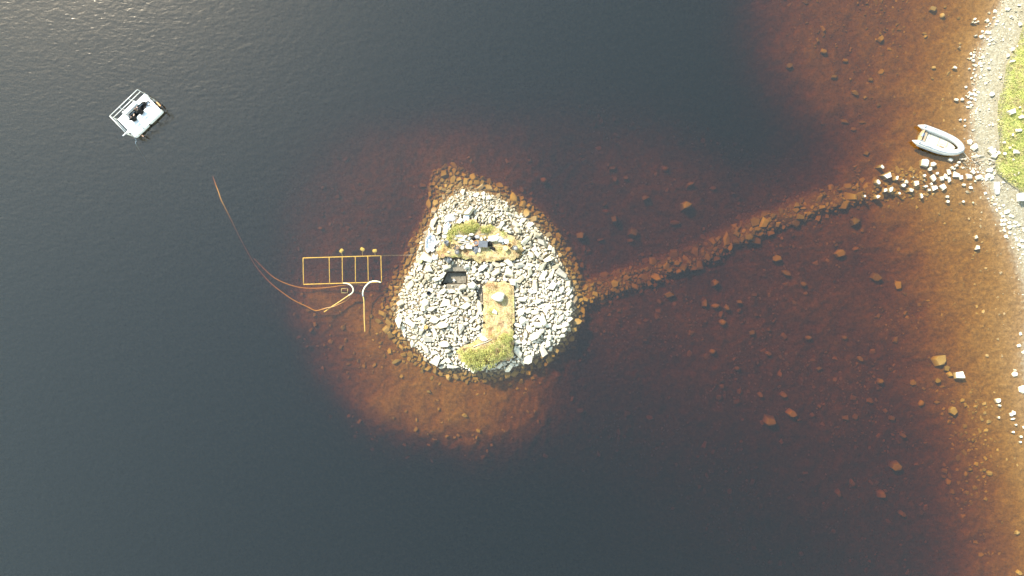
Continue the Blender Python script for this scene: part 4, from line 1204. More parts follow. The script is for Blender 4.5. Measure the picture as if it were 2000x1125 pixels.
# ------------------------------------------------------------------ buckets
def bucket(px, py, mat, label, r=0.165, h=0.30, tilt=0.0, az=0.0, soil=False, handle=True, on='turf', band=False, lid=False, group="buckets left about the dig"):
    g = ground_z(px, py) + (TURF_T * 0.95 if on == 'turf' else 0.14)
    w = P(px, py, g + h * 0.7)
    lift = math.sin(tilt) * r
    root = empty("bucket", (w.x, w.y, g + lift - 0.01), (0, 0, 0))
    root.rotation_mode = 'XYZ'
    root.rotation_euler = (Matrix.Rotation(az, 4, 'Z') @ Matrix.Rotation(tilt, 4, 'Y') @ Matrix.Rotation(-az, 4, 'Z')).to_euler()
    b = MB()
    b.lathe([(0.001, 0.0), (r * 0.80, 0.0), (r * 0.83, 0.01), (r * 0.97, h * 0.93), (r * 1.06, h * 0.94), (r * 1.07, h), (r * 0.97, h), (r * 0.94, h * 0.95), (r * 0.79, 0.02), (0.001, 0.02)], 24)
    b.build("body", mat, root)
    if handle:
        a0 = az + 0.6
        pts = [(math.cos(a0) * r * 1.08 * math.cos(t), math.sin(a0) * r * 1.08 * math.cos(t), h * 0.93 + 0.02 - 0) for t in (0,)]
        hb = MB()
        arc = []
        for i in range(13):
            t = PI * i / 12
            arc.append((r * 1.1 * math.cos(t) * math.cos(a0) - r * 1.12 * math.sin(t) * math.sin(a0) , r * 1.1 * math.cos(t) * math.sin(a0) + r * 1.12 * math.sin(t) * math.cos(a0), h * 0.97 - 0.02))
        hb.tube(arc, 0.006, 6)
        hb.build("handle", M_RAIL, root)
    if soil:
        sb = MB()
        sb.lathe([(r * 0.93, h * 0.80), (r * 0.7, h * 0.86), (r * 0.4, h * 0.90), (0.001, h * 0.92)], 18)
        sb.build("soil", M_SOIL if soil is True else soil, root)
    if lid:
        lb = MB()
        lb.lathe([(r * 1.09, h * 0.97), (r * 1.09, h + 0.012), (r * 0.9, h + 0.014), (0.001, h + 0.014)], 24)
        lb.build("lid", mat, root)
    return tag(root, label, "bucket", group)
bucket(873.6, 478, M_GREYB, "grey bucket tipped over with a dark mouth, left end of the bucket terrace", r=0.18, tilt=0.75, az=PI * 0.6, handle=False)
bucket(893, 484, M_BLKB, "black bucket at the upper left of the cluster of three", soil=True)
bucket(903, 483.5, M_BLKB, "black bucket at the upper right of the cluster of three", soil=M_STONE)
bucket(892.5, 492.5, M_BLKB, "black bucket at the bottom of the cluster of three", soil=M_DARKSTONE)
bucket(884, 475.5, M_TAN, "tan bucket leaning downwards beside the tipped grey bucket", tilt=0.6, az=-PI * 0.5, soil=True, handle=False)
bucket(865, 501, M_TAN, "tan bucket at the lower left corner of the bucket terrace", tilt=0.3, az=PI * 0.5, soil=True, handle=False)
bucket(989, 471.5, M_SACK, "pale bucket with a lid, topmost of the right bucket group", lid=True, handle=False)
bucket(996, 479, M_TAN, "open tan bucket with a bright rim in the right bucket group", soil=False)
bucket(987.5, 485.3, M_YELB, "yellow bucket with a lid in the right bucket group", r=0.18, h=0.36, lid=True, handle=False)
bucket(1006.7, 484.5, M_BLKB, "black bucket of stones standing alone at the right end of the terrace", r=0.17, h=0.34, soil=M_DARKSTONE)
bucket(820.6, 509, M_YELB, "yellow bucket on the stones near the left water's edge", r=0.18, lid=True, handle=False, on='stone')
bucket(874.5, 511, M_GREYB, "grey bucket lying on its side below the terrace edge", r=0.19, tilt=1.2, az=PI * 0.3, handle=False, on='stone')
bucket(929.8, 474.7, M_ORANGE, "rust-coloured open bucket between the dark board and the stones", r=0.18, soil=M_DARKSTONE, handle=False)
bucket(831.8, 638.6, M_TAN, "lone bucket with an orange-brown top in the lower left stone field", r=0.16, h=0.34, soil=M_ORANGE, handle=False, on='stone')
bucket(909.5, 522.7, M_GREYB, "small open grey bucket at the upper right corner of the pit", r=0.14, h=0.22, soil=M_STONE, on='stone')
bucket(837.6, 572.5, M_BLKB, "black open ring-shaped bucket among the stones left below the pit", r=0.16, h=0.24, on='stone', handle=False)
bucket(1014, 531, M_YELB, "small yellow bucket half hidden in the right stone field", r=0.11, h=0.18, soil=True, on='stone', handle=False)

# ------------------------------------------------------------------ gear on the terrace
def gz_turf(px, py): return ground_z(px, py) + TURF_T * 0.97
def place(px, py, z): return P(px, py, z)
# crate with a dark board on top
g = gz_turf(943, 478)
w = place(943.3, 477, g + 0.34)
root = empty("crate", (w.x, w.y, g), (0, 0, math.radians(-3)))
b = MB()
for (c, sz) in (((0, 0.23, 0.15), (0.62, 0.02, 0.30)), ((0, -0.23, 0.15), (0.62, 0.02, 0.30)), ((-0.31, 0, 0.15), (0.02, 0.48, 0.30)), ((0.31, 0, 0.15), (0.02, 0.48, 0.30)), ((0, 0, 0.01), (0.6, 0.44, 0.02))):
    b.box(c, sz, bev=0.004)
b.build("body", M_TAN, root)
tag(root, "tan crate under the dark grey board on the bucket terrace", "crate")
bd = MB(); bd.box((0, 0, 0), (0.72, 0.50, 0.035), bev=0.008)
o = bd.build("board", M_DGREY); o.location = (w.x, w.y + 0.02, g + 0.345); o.rotation_euler = (0.03, 0.02, math.radians(-3))
tag(o, "flat dark grey board lying on the crate in the middle of the terrace", "board")
b = MB(); b.box((0, 0, 0), (0.20, 0.44, 0.10), bev=0.015)
b.box((0.0, 0, 0.056), (0.16, 0.40, 0.012), bev=0.004)
w = place(937, 487.5, g + 0.1)
o = b.build("plank", M_WOOD); o.location = (w.x, w.y, g + 0.07); o.rotation_euler = (0.05, 0, math.radians(-14))
tag(o, "short pale beam sticking out below the dark board", "beam")
# heaps of cloth and bags
def heap(name, px, py, sx, sy, h, mat, label, cat, seed, yaw=0.0, on='turf'):
    g = gz_turf(px, py) if on == 'turf' else ground_z(px, py) + 0.16
    w = place(px, py, g + h)
    bm = bmesh.new()
    bmesh.ops.create_icosphere(bm, subdivisions=4, radius=1)
    for v in bm.verts:
        p = v.co.copy()
        n = mnoise.fractal(p * 1.5 + Vector((seed * 7.1, 0, 0)), 0.9, 2.0, 4)
        f = 1 + 0.38 * n + 0.12 * math.sin(p.x * 7 + seed) * math.cos(p.y * 5)
        z = p.z * f
        if z < -0.2: z = -0.2 - (z + 0.2) * 0.05
        v.co = Vector((p.x * f * sx, p.y * f * sy, (z + 0.2) * h * 0.8))
    me = bpy.data.meshes.new(name); bm.to_mesh(me); bm.free(); me.materials.append(mat)
    me.polygons.foreach_set('use_smooth', [True] * len(me.polygons))
    o = link_mesh(name, me); o.location = (w.x, w.y, g - 0.02); o.rotation_euler = (0, 0, yaw)
    return tag(o, label, cat)
heap("sheet", 929, 487, 0.26, 0.34, 0.14, M_DGREY, "crumpled dark grey sheet left of the pale beam", "sheet", 2, -0.5)
heap("bag", 956, 477, 0.22, 0.17, 0.24, M_BLACK, "black bag at the right end of the dark board", "bag", 3)
heap("bag", 962, 485, 0.20, 0.13, 0.20, M_BLACK, "smaller black bag slumped on the turf below the black bag", "bag", 4, -0.5)
heap("bag", 925, 466, 0.15, 0.13, 0.18, M_BLACK, "small black bag on the stones above the dark board", "bag", 6, 0.3)
heap("sheet", 872, 446, 0.22, 0.50, 0.16, M_BLUETARP, "pale blue-grey crumpled sheet left of the green shrubs", "sheet", 5, -0.3, on='stone')
heap("sheet", 897, 461, 0.28, 0.10, 0.12, M_BLUETARP, "grey-blue folded sheet lying along the shrubs above the cluster of buckets", "sheet", 8, 0.0)
# cooler
g = gz_turf(916, 482); w = place(916, 481.8, g + 0.25)
root = empty("cool_box", (w.x, w.y, g), (0, 0, math.radians(-4)))
b = MB(); b.box((0, 0, 0.11), (0.44, 0.24, 0.22), bev=0.025); b.build("body", M_WHITE_PLASTIC, root)
b = MB(); b.box((0, 0, 0.245), (0.47, 0.27, 0.045), bev=0.018); b.build("lid", M_WHITE_PLASTIC, root)
b = MB(); b.tube([(-0.24, 0.0, 0.16), (-0.26, 0, 0.27), (-0.2, 0, 0.30), (0.2, 0, 0.30), (0.26, 0, 0.27), (0.24, 0, 0.16)], 0.010, 6); b.build("handle", M_BLUETARP, root)
tag(root, "small white cool box standing left of the dark board", "cool box")
# stones and timber heaped behind the buckets
HEAPST = [(902, 469, 15, 5, 2), (912, 472, 13, 4, -12), (897, 473, 11, 4, -4), (909, 463, 11, 7, 20), (917, 466, 8, 9, 30), (922, 472, 8, 5, -40), (915, 476, 10, 4, 8), (932, 463, 12, 8, -10), (940, 466, 7, 9, 5), (947, 464, 6, 6, 0), (953, 470, 6, 6, 0), (890, 466, 7, 5, 0),
          (921, 458, 12, 6, 0), (906, 477, 9, 3, 20), (926, 478, 5, 7, 40), (972, 458, 8, 4, 10), (983, 476, 6, 5, 0), (876, 492, 9, 6, -10)]
hs = []
for i, (px, py, L, W, yaw) in enumerate(HEAPST):
    g = gz_turf(px, py); w = place(px, py, g)
    s = mk_stone(w.x, w.y, L / 50, W / 50, W / 50 * 0.8 + 0.03, z=g + 0.05, yaw=math.radians(yaw), tilt=0.1)
    s['mat'] = [M_PALE, M_GREYSLAB, M_STONE][i % 3]
    hs.append(s)
label_all(hs, [(905, 470, 'the striped stone heap behind the bucket cluster'), (925, 465, 'the heap left of the dark board'), (945, 465, 'the heap above the dark board'), (983, 470, 'the right bucket group'), (876, 492, 'the tipped grey bucket')])
for s in hs: place_single(s, "heaped_stone", "stone", "stones heaped behind the buckets")
def plank(px, py, L, W, yaw, mat, label, name="plank", cat="plank", on='turf', T=0.035, lift=0.0, pitch=0.0):
    g = (gz_turf(px, py) if on == 'turf' else max(ground_z(px, py), -0.02) + (0.14 if on == 'stone' else 0)) + lift
    w = place(px, py, g)
    b = MB(); b.box((0, 0, T / 2), (L, W, T), bev=0.006)
    o = b.build(name, mat); o.location = (w.x, w.y, g); o.rotation_euler = (0, pitch, math.radians(yaw))
    return tag(o, label, cat)
plank(905, 474, 0.62, 0.06, -6, M_WOOD, "grey weathered stick in the stone heap behind the bucket cluster", lift=0.12)
plank(962, 489, 0.30, 0.04, -35, M_WOOD, "short thin stick on the turf below the smaller black bag", lift=0.02)
plank(940, 457.5, 0.5, 0.06, 4, M_WOOD, "pale stick lying on the turf between the two green shrubs", lift=0.02)

# white board with faint lines of writing
g = ground_z(910, 426) + 0.22; w = place(910.5, 426, g)
root = empty("notice_board", (w.x, w.y, g), (0.05, 0.04, math.radians(-8)))
b = MB(); b.box((0, 0, 0), (0.44, 0.60, 0.02), bev=0.004); b.build("panel", M_PAPER, root)
b = MB()
for i, (x0_, x1_, y) in enumerate(((-0.10, 0.12, 0.17), (-0.13, 0.09, 0.12), (-0.08, 0.02, 0.02), (0.0, 0.12, -0.07), (-0.12, 0.10, -0.11), (-0.1, 0.08, -0.16))):
    n = 9
    b.tube([(x0_ + (x1_ - x0_) * k / n, y + 0.008 * math.sin(k * 2.3 + i), 0.0125) for k in range(n + 1)], 0.004, 5)
b.build("writing", M_INK, root)
tag(root, "white board with a few faint grey lines of writing above the green shrubs", "board")

# white sack full of stones at the left shore
g = ground_z(840, 475); w = place(840.5, 475, g + 0.3)
root = empty("sack", (w.x, w.y, g), (0, 0, math.radians(-14)))
bm = bmesh.new()
ring = 28; prof = [(0.82, 0.0, 0), (1.0, 0.10, 0), (1.02, 0.22, 0), (0.96, 0.34, 0), (0.90, 0.36, 0), (0.84, 0.30, 0), (0.78, 0.2, 0), (0.60, 0.17, 0), (0.001, 0.18, 0)]
vv = []
for (f, z, _) in prof:
    row = []
    for k in range(ring):
        a = 2 * PI * k / ring
        wob = 1 + 0.09 * math.sin(3 * a + 1) + 0.05 * math.sin(7 * a) * (z > 0.15)
        # boat-like outline: pointed below
        sx = 0.42 * (1 - 0.35 * max(0, -math.sin(a)) ** 2)
        row.append(bm.verts.new((math.cos(a) * sx * f * wob, math.sin(a) * 0.72 * f * wob, z + 0.04 * math.sin(5 * a + z * 9))))
    vv.append(row)
for i in range(len(vv) - 1):
    for k in range(ring): bm.faces.new((vv[i][k], vv[i][(k + 1) % ring], vv[i + 1][(k + 1) % ring], vv[i + 1][k]))
me = bpy.data.meshes.new("cloth"); bm.to_mesh(me); bm.free(); me.materials.append(M_SACK)
me.polygons.foreach_set('use_smooth', [True] * len(me.polygons)); link_mesh("cloth", me, root)
sl = []
for i in range(26):
    a = random.uniform(0, 6.28); rr = math.sqrt(random.random()) * 0.75
    sl.append(dict(x=math.cos(a) * 0.28 * rr, y=math.sin(a) * 0.52 * rr, z=0.20, a=random.uniform(.05, .10), b=random.uniform(.035, .06), c=.04, yaw=random.random() * 3, tx=.1, ty=.1, k=random.randrange(18)))
fill = mass_mesh("filling", sl, M_GREYSLAB); fill.parent = root; fill['kind'] = 'stuff'
tag(root, "big white open sack holding grey rubble at the upper left shore", "sack")

# fieldwork strings with pegs on the turf strip
def string_line(p0, p1, z, label, mat=M_STEM):
    root = empty("string_line", P(p0[0], p0[1], z))
    b = MB(); a = P(p0[0], p0[1], z); c = P(p1[0], p1[1], z)
    o = a.copy()
    b.tube([a - o, c - o], 0.006, 5); b.build("string", mat, root)
    for q in (a, c):
        pb = MB(); pb.tube([q - o + Vector((0, 0, -0.25)), q - o + Vector((0, 0, 0.05))], 0.014, 6); pb.build("peg", M_WOOD, root)
    return tag(root, label, "string line")
string_line((962, 565), (1003, 567), 0.97, "thin string stretched across the top of the turf strip above the big boulder")
string_line((1000, 530), (1000, 556), 0.90, "thin string running down to the right corner of the turf strip")

# driftwood branch above the bush
root_p = P(945, 668, 0.86)
root = empty("driftwood", root_p)
b = MB()
pts = smooth_path([P(924, 678, .88) - root_p, P(936, 673, .92) - root_p, P(948, 669, .92) - root_p, P(961, 663, .9) - root_p], 5)
b.tube(pts, [0.05 * (1 - 0.6 * abs(i / (len(pts) - 1) - 0.25)) for i in range(len(pts))], 8)
b.build("trunk", M_WOOD, root)
b = MB(); b.tube([P(930, 676, .9) - root_p, P(944, 674, .92) - root_p, P(952, 671.5, .9) - root_p], [0.02, 0.014, 0.008], 6); b.build("twig", M_WOOD, root)
b = MB(); b.tube([P(948, 669, .92) - root_p, P(955, 660, .98) - root_p], [0.02, 0.007], 6); b.build("twig", M_WOOD, root)
tag(root, "long pale driftwood branch lying between the turf strip and the bush", "driftwood")
w = P(944, 661, 0.83)
s = mk_stone(w.x, w.y, 0.30, 0.22, 0.12, z=0.86, yaw=0.3, tilt=0.05, k=3); s['mat'] = M_PALE; s['label'] = "pale layered stone just above the driftwood branch"
place_single(s, "rubble_stone", "stone", "pale rubble stones covering the island")

# ------------------------------------------------------------------ survey frame and hoses in the water west of the island
FZ = -0.27
def wp(px, py, z): return P(px, py, z)
root = empty("survey_frame", wp(668, 528, FZ))
o0 = wp(668, 528, FZ)
def bar(name, a, b_, r=0.036, mat=M_YELLOWPIPE):
    mb = MB()
    A = wp(a[0], a[1], FZ) - o0; B = wp(b_[0], b_[1], FZ) - o0
    n = 7
    mb.tube([A.lerp(B, i / n) + Vector((0, 0, 0.012 * math.sin(i * 1.7 + a[0]))) for i in range(n + 1)], r, 8)
    mb.build(name, mat, root)
TL, TR, BR, BL = (592, 504), (744, 499.5), (745.5, 551), (593, 555.5)
def lerp2(a, b_, t): return (a[0] + (b_[0] - a[0]) * t, a[1] + (b_[1] - a[1]) * t)
bar("long_pole", TL, TR, 0.042); bar("long_pole", BL, BR, 0.042)
bar("end_pole", TL, BL); bar("end_pole", TR, BR)
for xt, xb in ((643, 644), (668.5, 669), (694, 694.5), (718.5, 719.5)):
    bar("cross_pole", lerp2(TL, TR, (xt - 592) / 152), lerp2(BL, BR, (xb - 593) / 152.5), 0.032)
tag(root, "long yellow rectangular frame with four cross poles floating under the surface", "survey frame")

def hose(pts, r, mat, label, cat="hose", name="hose", coupl=None):
    P3 = [wp(a, b_, z) for a, b_, z in pts]
    o0_ = P3[0].copy()
    sm = smooth_path([p - o0_ for p in P3], 8)
    mb = MB(); mb.tube(sm, r, 8)
    if coupl:
        root = empty(name, o0_)
        mb.build("tube", mat, root)
        for c in coupl:
            q = wp(*c) - o0_
            cb = MB(); cb.tube([q + Vector((-0.05, 0, 0)), q + Vector((0.05, 0, 0))], r * 1.6, 10); cb.build("coupling", M_MIDGREY, root)
        o = root
    else:
        o = mb.build(name, mat); o.location = o0_
    return tag(o, label, cat)
hose([(743.5, 551.5, -.05), (736, 549.5, .03), (728, 549.5, .05), (720, 553, .06), (712, 562, .05), (708.5, 572, .02), (709.5, 579, -.05)], 0.050, M_CREAMPIPE,
     "thick cream hose bending down from the right corner of the frame", coupl=[(709, 577, -.03)])
hose([(709.5, 579, -.08), (711, 590, -.12), (711.5, 620, -.14), (712.8, 648, -.2)], 0.045, M_YELLOWPIPE, "straight yellow pipe hanging down below the cream hose", cat="pipe", name="pipe")
hose([(670, 553, -.14), (679, 554, -.08), (686, 558, -.05), (690, 565, -.05), (688, 572, -.06), (681, 577, -.1)], 0.050, M_CREAMPIPE, "short cream hose curling below the middle of the frame")
hose([(681, 577, -.1), (665, 588, -.14), (648, 599, -.2), (633, 609.5, -.26)], 0.042, M_YELLOWPIPE, "yellow pipe slanting down to the left from the curled hose", cat="pipe", name="pipe")
hose([(683.5, 580, -.3), (676, 587, -.28), (660, 595, -.16), (650, 599, -.08), (636, 602, -.12), (617, 606.5, -.4), (600, 599, -.48), (575, 587, -.55), (550, 570, -.75), (530, 554, -1.0), (512, 535, -1.3), (496, 514, -1.6),
      (478, 482, -1.7), (464, 455, -1.35), (452, 430, -.85), (440, 406, -.42), (432, 390, -.25), (427, 375, -.28), (422, 362, -.5), (416, 345, -1.3)], 0.034, M_HOSE,
     "long orange hose running far out to the upper left from the crossing pipes")
hose([(709, 557, -.45), (695, 556, -.42), (670, 557.5, -.4), (640, 561.5, -.42), (615, 563, -.5), (590, 562, -.52), (565, 556, -.55), (540, 545, -.7), (522, 531, -1.0), (504, 513, -1.3), (496, 505, -1.6)], 0.032, M_HOSE,
     "thinner orange hose curving below the frame and off to the left")
# small square frame
root = empty("quadrat", wp(672.5, 568, -.3)); o0 = wp(672.5, 568, -.3)
cs = [(667, 563.5), (679, 563.5), (679, 572), (667, 572)]
for i in range(4):
    mb = MB(); A = wp(*cs[i], -.3) - o0; B = wp(*cs[(i + 1) % 4], -.3) - o0
    mb.tube([A, B], 0.017, 6); mb.build("side", M_RAIL, root)
tag(root, "small pale square frame lying in the water beside the curled hose", "quadrat frame")
for i, (px, py, lab) in enumerate(((667, 490, "pale sandbag tied to the frame's upper pole, leftmost of three"), (708, 487, "pale sandbag above the frame, middle of three"), (732, 490, "pale sandbag above the frame's right end, nearest the island"))):
    gz_ = ground_z(px, py)
    w = wp(px, py, -0.5)
    bm = bmesh.new(); bmesh.ops.create_icosphere(bm, subdivisions=3, radius=1)
    for v in bm.verts:
        p = v.co; sq = 1 + 0.25 * (abs(p.x) * abs(p.y)) * 2
        v.co = Vector((p.x * 0.17 * sq, p.y * 0.13 * sq, p.z * 0.08 * (1 + .15 * math.sin(p.x * 9))))
    me = bpy.data.meshes.new("sack"); bm.to_mesh(me); bm.free(); me.materials.append(M_SACK); me.polygons.foreach_set('use_smooth', [True] * len(me.polygons))
    root = empty("sandbag", w, (0, 0, [0.9, -0.5, 0.1][i])); link_mesh("sack", me, root)
    mb = MB(); top = (wp([669, 708, 733][i], [501, 500.5, 499.8][i], FZ) - w); top.rotate(Euler((0, 0, -[0.9, -0.5, 0.1][i])))
    mb.tube([(0, 0, 0.06), top], 0.010, 5); mb.build("tie_rope", M_ROPE, root)
    tag(root, lab, "sandbag", "sandbags weighing the survey frame")
hose([(745, 499.5, FZ), (765, 498.8, -.2), (785, 498.4, -.12), (808, 498, .08)], 0.007, M_WOOD, "thin pale guide line from the frame's corner to the island", cat="line", name="guide_line")

# ------------------------------------------------------------------ dinghy
bow = P(1880.8, 294.4, 0.3); stern = P(1788, 259.6, 0.3)
dv = bow - stern; ang = math.atan2(dv.y, dv.x)
root = empty("dinghy", (stern.x, stern.y, 0.0), (0, 0, ang))
Lb = dv.length
tubs = []
half = [(-0.02, 0.63, .02), (0.12, 0.63, .09), (0.32, 0.635, .17), (0.55, 0.64, .22), (1.0, 0.645, .225), (1.6, 0.645, .225), (2.2, 0.63, .225), (2.7, 0.585, .225), (3.1, 0.49, .225), (3.42, 0.34, .22), (3.62, 0.17, .215), (3.70, 0.0, .21)]
pts = [Vector((x, y, 0.27 + 0.18 * max(0, (x - 2.3) / 1.4) ** 2)) for x, y, r in half]; rs = [r for *_, r in half]
full = pts + [Vector((p.x, -p.y, p.z)) for p in pts[-2::-1]]; rf = rs + rs[-2::-1]
def refine(pts, rs, n=5):
    q = smooth_path(pts, n); rr = []
    for i in range(len(rs) - 1):
        for k in range(n): rr.append(rs[i] + (rs[i + 1] - rs[i]) * k / n)
    rr.append(rs[-1]); return q, rr
fq, fr_ = refine(full, rf)
mb = MB(); mb.tube(fq, fr_, 20); mb.build("inflated_tube", M_RIB, root)
# dark seam along the top of the tube, inner side
mb = MB()
seam = []
for i, p in enumerate(fq):
    if fq[i].x < 0.5 and i not in (): continue
    c = Vector((1.6, 0, p.z)); d = Vector((0 if p.x < 2.2 else (p.x - 2.2) * 0.7, p.y, 0)).normalized()
    seam.append(p + Vector((0, 0, fr_[i] * 0.93)) + d * fr_[i] * 0.36)
mb.tube(seam, 0.034, 6); mb.build("seam_strip", M_MIDGREY, root)
mb = MB()
rub = []
for i, p in enumerate(fq):
    if p.x < 0.4: continue
    d = Vector((0 if p.x < 2.0 else (p.x - 2.0) * 0.75, p.y, 0)).normalized()
    rub.append(p + d * (fr_[i] + 0.012) + Vector((0, 0, -0.02)))
mb.tube(rub, 0.034, 8); mb.build("rub_rail", M_MIDGREY, root)
mb = MB()
fl = [(0.5, 0.44), (1.6, 0.44), (2.4, 0.42), (2.9, 0.34), (3.25, 0.18), (3.35, 0.0)]
top = [(x, y, 0.13) for x, y in fl] + [(x, -y, 0.13) for x, y in fl[-2::-1]]
bot = [(x, y, 0.08) for x, y, z in top]
n = len(top)
mb.add(top + bot, [tuple(range(n - 1, -1, -1)), tuple(range(n, 2 * n))] + [(i, (i + 1) % n, (i + 1) % n + n, i + n) for i in range(n)])
fo = mb.build("floor", M_RIBFLOOR, root)
for x in (1.25, 2.0, 2.7):
    mb = MB(); mb.box((x, 0, 0.14), (0.03, 0.80 if x < 2.5 else 0.6, 0.03), bev=0.006); mb.build("floor_joint", M_PLY, fo)
# v hull below
mb = MB()
hv = []
for x in (0.5, 1.2, 2.0, 2.8, 3.4):
    wd = 0.6 if x < 2.2 else 0.6 - (x - 2.2) * 0.4
    hv += [(x, wd, 0.10), (x, 0, -0.16 + max(0, x - 2.5) * 0.25), (x, -wd, 0.10)]
hf = []
for i in range(4):
    a = i * 3
    hf += [(a, a + 3, a + 4, a + 1), (a + 1, a + 4, a + 5, a + 2)]
mb.add(hv, hf); mb.build("hull", M_RIB, root)
mb = MB(); mb.box((0.52, 0, 0.27), (0.05, 0.86, 0.40), bev=0.01); tr_ = mb.build("transom", M_PLY, root)
mb = MB(); mb.box((0.50, 0, 0.42), (0.09, 0.30, 0.14), bev=0.01); mb.build("motor_pad", M_MIDGREY, tr_)
mb = MB(); mb.box((0.80, 0, 0.27), (0.20, 0.84, 0.03), bev=0.008); mb.build("thwart", M_PLY, root)
mb = MB(); mb.box((0.66, 0.12, 0.24), (0.16, 0.22, 0.16), bev=0.02); mb.box((0.66, 0.12, 0.33), (0.05, 0.05, 0.04), bev=0.01); mb.build("fuel_tank", M_MIDGREY, root)
for sy in (1, -1):
    mb = MB(); mb.lathe([(0.001, 0.0), (0.085, 0.0), (0.09, -0.02), (0.085, -0.04)], 16, Matrix.Translation((0.48, sy * 0.66, 0.505)) @ Matrix.Rotation(-sy * 0.15, 4, 'X')); mb.build("valve_patch", M_MIDGREY, root)
    mb = MB(); mb.tube([(1.15, sy * 0.70, 0.49), (1.2, sy * 0.70, 0.53), (1.4, sy * 0.70, 0.53), (1.45, sy * 0.70, 0.49)], 0.012, 6); mb.build("grab_handle", M_MIDGREY, root)
    mb = MB(); mb.box((0.62, sy * 0.44, 0.42), (0.30, 0.03, 0.12), bev=0.008); mb.build("bracket", M_MIDGREY, root)
mb = MB()
cl = [Vector((2.3 + 0.35 * math.cos(t) * (1 - t / 22), -0.12 + 0.16 * math.sin(t) * (1 - t / 22), 0.16 + t * 0.002)) for t in [i * 0.5 for i in range(26)]]
mb.tube(cl, 0.014, 6)
o = mb.build("coiled_rope", M_ROPE); o.matrix_world = Matrix.Translation(root.location) @ Matrix.Rotation(ang, 4, 'Z')
tag(o, "loose coil of tan rope on the dinghy floor", "rope")
mb = MB(); mb.box((2.35, -0.22, 0.17), (0.34, 0.10, 0.05), bev=0.02)
o = mb.build("paddle_blade", M_PLY); o.matrix_world = Matrix.Translation(root.location) @ Matrix.Rotation(ang, 4, 'Z')
o.name = "wooden_block"; tag(o, "small brown wooden block on the front of the dinghy floor", "block")
tag(root, "light grey inflatable dinghy with twin pointed tube ends moored beside the landing", "dinghy")
bw = P(1880, 294, 0.35)
hose([(1879, 293.5, .42), (1883, 299, .18), (1888, 305, .10), (1894, 312, .12), (1898.4, 309.8, .3)], 0.012, M_ROPE, "thin mooring rope from the dinghy's bow to the right stake", cat="rope", name="mooring_rope")
# stakes
for px, py, h, lx, lab in ((1876, 312.5, 0.86, 0.05, "thin pale wooden stake standing in the shallows under the dinghy's bow"), (1898.4, 309.6, 0.86, 0.04, "wooden stake on the beach right of the dinghy's bow")):
    g = ground_z(px, py); w = P(px, py, max(g, 0))
    root = empty("stake", (w.x, w.y, g - 0.1))
    b = MB(); b.tube([(0, 0, 0), (lx * 0.5, 0.01, h * 0.5), (lx, 0.02, h + 0.1)], [0.042, 0.036, 0.03], 8); b.build("post", M_WOOD, root)
    b = MB(); b.tube([(lx * .9 + 0.034 * math.cos(t), 0.02 + 0.034 * math.sin(t), h * 0.92 + t * 0.004) for t in [i * 0.6 for i in range(22)]], 0.008, 5); b.build("rope_binding", M_ROPE, root)
    tag(root, lab, "stake")
# driftwood and timbers at the landing
for (x0_, y0_, x1_, y1_, r, lab) in ((1898, 307, 1922, 302, 0.06, "pale driftwood log just right of the right stake"), (1874, 310.5, 1888, 311, 0.05, "short white driftwood stick under the dinghy's bow"),
                                    (1903, 318, 1922, 311, 0.03, "thin grey stick among the landing rubble"), (1930, 311, 1943, 315, 0.05, "grey weathered log against the grass bank"),
                                    (1913, 327, 1921, 320, 0.03, "small brown stick on the sand below the right stake")):
    za = max(ground_z(x0_, y0_), 0) + r + 0.03; zb = max(ground_z(x1_, y1_), 0) + r + 0.05
    A = P(x0_, y0_, za); B = P(x1_, y1_, zb)
    b = MB(); pts = [A.lerp(B, t) - A + Vector((0.02 * math.sin(t * 9), 0.03 * math.sin(t * 5), 0)) for t in [i / 6 for i in range(7)]]
    b.tube(pts, [r * (1 - 0.09 * i) for i in range(7)], 8)
    o = b.build("driftwood", M_WOOD); o.location = A
    tag(o, lab, "driftwood")
w = P(1946, 367, 0.1); g = ground_z(1946, 367)
b = MB(); vs_ = [(-0.17, 0.48, 0.10), (0.18, 0.46, 0.12), (0.22, 0.0, 0.13), (0.14, -0.5, 0.11), (-0.10, -0.52, 0.10), (-0.20, -0.05, 0.11)]
lo = [(x * 1.06, y * 1.03, -0.15) for x, y, z in vs_]
b.add(vs_ + lo, [tuple(range(5, -1, -1)), tuple(range(6, 12))] + [(i, (i + 1) % 6, (i + 1) % 6 + 6, i + 6) for i in range(6)])
o = b.build("flagstone", M_GREYSLAB); o.location = (w.x, w.y, g + 0.02); o.rotation_euler = (0.03, -0.05, 0.05)
tag(o, "long flat grey slab lying at the water's edge below the landing stones", "slab")
# white storage box at the right edge
g = ground_z(1998, 384); w = P(1999, 384.5, g + 0.4)
root = empty("storage_box", (w.x, w.y, g), (0, 0, 0.03))
b = MB(); b.box((0, 0, 0.2), (0.46, 0.56, 0.40), bev=0.02); b.build("body", M_WHITE_PLASTIC, root)
b = MB(); b.box((0, 0, 0.42), (0.50, 0.60, 0.05), bev=0.015); b.build("lid", M_WHITE_PLASTIC, root)
tag(root, "white plastic box standing at the grass edge, cut by the right side of the picture", "storage box")

